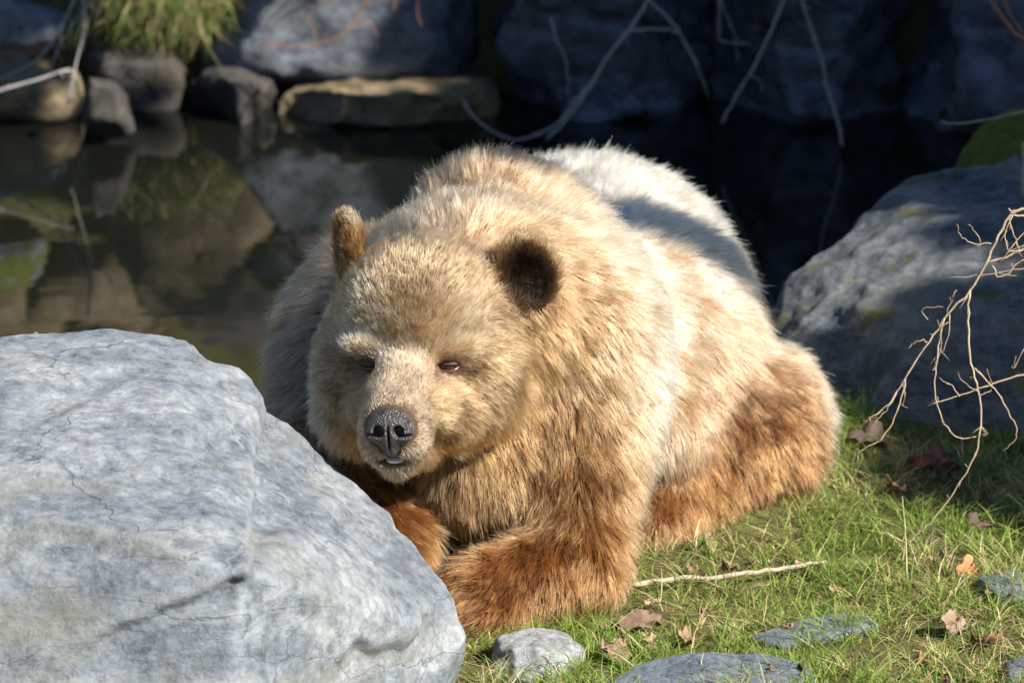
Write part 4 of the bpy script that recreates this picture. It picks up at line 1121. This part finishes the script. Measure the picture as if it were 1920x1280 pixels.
shrub('hanging_twig', (1033,35,YV), [(V_([(1033,35),(1042,70),(1060,110),(1066,150),(1065,178)]), 0.006, 0.003)], 'short pale twig hanging above the bear\'s back', M['vine'])
shrub('hanging_twig', (1490,-40,YV), [(V_([(1490,-40),(1470,0),(1440,70),(1405,140),(1375,190),(1352,232)]), 0.0065, 0.005), (V_([(1405,140),(1425,150),(1430,180)]), 0.003, 0.0015)], 'straight grey twig slanting left down to the black water', M['vine'])
shrub('hanging_twig', (1505,-40,YV), [(V_([(1500,-40),(1512,30),(1540,112),(1552,170),(1568,215),(1580,275)]), 0.0035, 0.007)], 'slim grey twig slanting right down to the black water', M['vine'])
shrub('hanging_twig', (1350,-40,YV), [(V_([(1352,-40),(1348,40),(1352,75),(1385,82),(1405,84)]), 0.0035, 0.002), (V_([(1350,0),(1375,60),(1385,120)]), 0.003, 0.0015)], 'thin curling twigs in the dark gap between the shaded boulders', M['vine'])
shrub('dry_shrub', (0,172,5.2), [(y([(-60,190),(0,170),(70,150),(130,130)],5.2), 0.009, 0.005), (y([(150,-60),(158,40),(140,130),(128,195)],5.3), 0.007, 0.004),(y([(160,-40),(110,60),(60,120),(-40,165)],5.4), 0.006, 0.004),(y([(200,-30),(120,70),(95,130)],5.4), 0.005, 0.002)], 'crossing pale stalks over the brown waterline boulder', M['vine'], cat='shrub')
shrub('red_shrub', (720,-80,5.3), [(y([(760,-90),(700,-10),(660,40),(650,60),(600,82),(540,88),(470,75)],5.3), 0.008, 0.003), (y([(690,0),(640,-20),(560,50),(520,95)],5.3), 0.005, 0.002),
    (y([(655,50),(690,40),(710,75)],5.3), 0.004, 0.002), (y([(735,-60),(740,0),(735,22)],5.3), 0.006, 0.004), (y([(785,-60),(782,20),(790,50)],5.3), 0.004, 0.002), (y([(640,-60),(600,-10),(520,40),(500,80)],5.3), 0.005, 0.002), (y([(560,-60),(540,0),(500,50),(495,110)],5.3), 0.005, 0.002), (y([(500,-60),(560,0),(590,60),(585,100)],5.3), 0.004, 0.002)],
    'red-brown bare twigs hanging in front of the smooth boulder', M['redtwig'], cat='shrub')
shrub('brown_shrub', (1850,-60,3.2), [(y([(1840,-30),(1870,20),(1900,60),(1940,90)],3.2), 0.009, 0.008), (y([(1870,-30),(1890,20),(1905,45),(1930,100)],3.2), 0.006, 0.004)], 'brown twigs crossing above the dark mossy boulder', M['redtwig'], cat='shrub')

# ------------------------------------------------------------------ trees beside the scene that shade the right bank
def tree(name, base, height, lean_to, clumps, label, trunk_r=0.16, bough=0):
    root = link(name, None, loc=base, label=label, cat='tree', group='shade trees beside the pond'); b = np.array(base, float)
    top = np.array(lean_to, float)
    specs = [([np.zeros(3), (top-b)*np.array([0.2,0.2,0.5]), top-b], trunk_r, trunk_r*0.3, dict(sides=10, jitter=0.02))]
    link('trunk', tubes_mesh('trunk', specs, M['bark']), root)
    V = []; F = []
    r_ = np.random.default_rng(int(abs(b[0])*100))
    limbs = []
    if bough: limbs.append(([(top-b)*np.array([1,1,0.9])] + [np.array(c[0])-b for c in clumps[:bough:3]][::-1], 0.05, 0.02, dict(sides=6, jitter=0.01)))
    for ci, (c_, rad_, num, sz) in enumerate(clumps):
        c_ = np.array(c_); h_ = np.clip((c_[2]-b[2]) / (top[2]-b[2]), 0.25, 0.95) - 0.1
        st = (top-b)*np.array([h_*h_, h_*h_, h_])
        if ci >= bough: limbs.append(([st, (st + (c_-b))/2 + [0,0,0.15], c_-b], 0.05, 0.015, dict(sides=6, jitter=0.01)))
        if num == 0: continue
        u = r_.normal(size=(num,3)); u /= np.linalg.norm(u, axis=1)[:, None]; u *= r_.random((num,1))**(1/2.2)
        p = c_ - b + u*np.array(rad_)
        a = r_.normal(size=(num,3)); a /= np.linalg.norm(a, axis=1)[:, None]
        e = np.cross(a, r_.normal(size=(num,3))); e /= np.linalg.norm(e, axis=1)[:, None]
        s_ = sz * r_.uniform(0.6, 1.3, (num,1))
        o = len(V) and sum(len(x) for x in V)
        V.append(np.stack([p - a*s_, p + e*s_*0.45, p + a*s_, p - e*s_*0.45], 1).reshape(-1, 3))
        F.append((np.arange(num)*4)[:, None] + np.arange(4)[None] + o)
    link('limb', tubes_mesh('limb', limbs, M['bark']), root)
    if V: link('crown', mesh_from('crown', np.concatenate(V), np.concatenate(F), M['shadowleaf'], False), root)
def sunward(gx_, gy_, t, gz_=0.0): return np.array([gx_, gy_, gz_]) + SUN * t

limb_t = 7.6
A_cl = [(sunward(-0.82 + 0.085*i, 1.30 + 0.03*math.sin(i*0.3), limb_t), (0.095,0.095,0.07), 130, 0.04) for i in range(13)]
A_cl += [(sunward(gx_, gy_, t_), (r_, r_, r_*0.7), int(2600*r_), 0.055) for gx_, gy_, r_, t_ in
         ((1.0,0.88,0.26,7.0),(1.35,0.62,0.36,7.2),(0.94,1.30,0.22,7.4),(1.2,1.2,0.36,7.0),(0.64,1.60,0.14,7.6),(0.82,1.72,0.15,7.5),(0.72,2.62,0.27,7.8),(0.98,2.15,0.28,7.4),(1.05,1.7,0.24,7.3),(1.6,1.5,0.4,7.2),(1.5,2.3,0.45,7.6),(1.2,2.8,0.35,7.6),(0.3,2.72,0.2,7.9))]
tree('evergreen_tree', (5.7,-1.25,0), 5, (5.7,-1.3,4.9), A_cl, 'evergreen tree on the bank that shades the lichen-patched boulder', 0.16, 13)
B_cl = [(sunward(gx_, gy_, t_), (r_, r_, r_*0.7), int(1900*r_), 0.085) for gx_, gy_, r_, t_ in
        ((0.25,5.7,0.40,7.0),(0.85,5.8,0.5,7.2),(1.5,5.7,0.55,7.0),(0.35,6.5,0.5,7.4),(1.1,6.6,0.6,7.2),(0.5,5.0,0.45,7.5),(1.15,4.9,0.55,7.3),(0.62,3.55,0.38,7.5),(1.05,3.25,0.45,7.4),(1.1,4.1,0.5,7.3),(0.6,7.4,0.7,7.5),(1.8,4.6,0.6,7.2),(1.7,6.8,0.7,7.2),(1.9,3.4,0.6,7.4),(-0.05,5.15,0.25,7.5))]
B_cl += [(sunward(gx_, gy_, t_), (r_, r_, r_*0.7), int(1900*r_), 0.07) for gx_, gy_, r_, t_ in ((-0.32,5.75,0.10,7.2),(-0.30,6.1,0.14,7.3),(-1.62,5.62,0.30,7.2),(-0.98,5.50,0.14,7.3),(-0.14,5.85,0.15,7.2),(-1.62,6.2,0.28,7.3),(-0.82,6.05,0.08,7.4),(-0.2,6.6,0.3,7.4),(-1.5,6.9,0.3,7.5))]
tree('evergreen_tree', (6.4,1.9,0), 7, (6.4,1.9,5.5), B_cl, 'evergreen tree on the bank that shades the dark far boulders', 0.2)
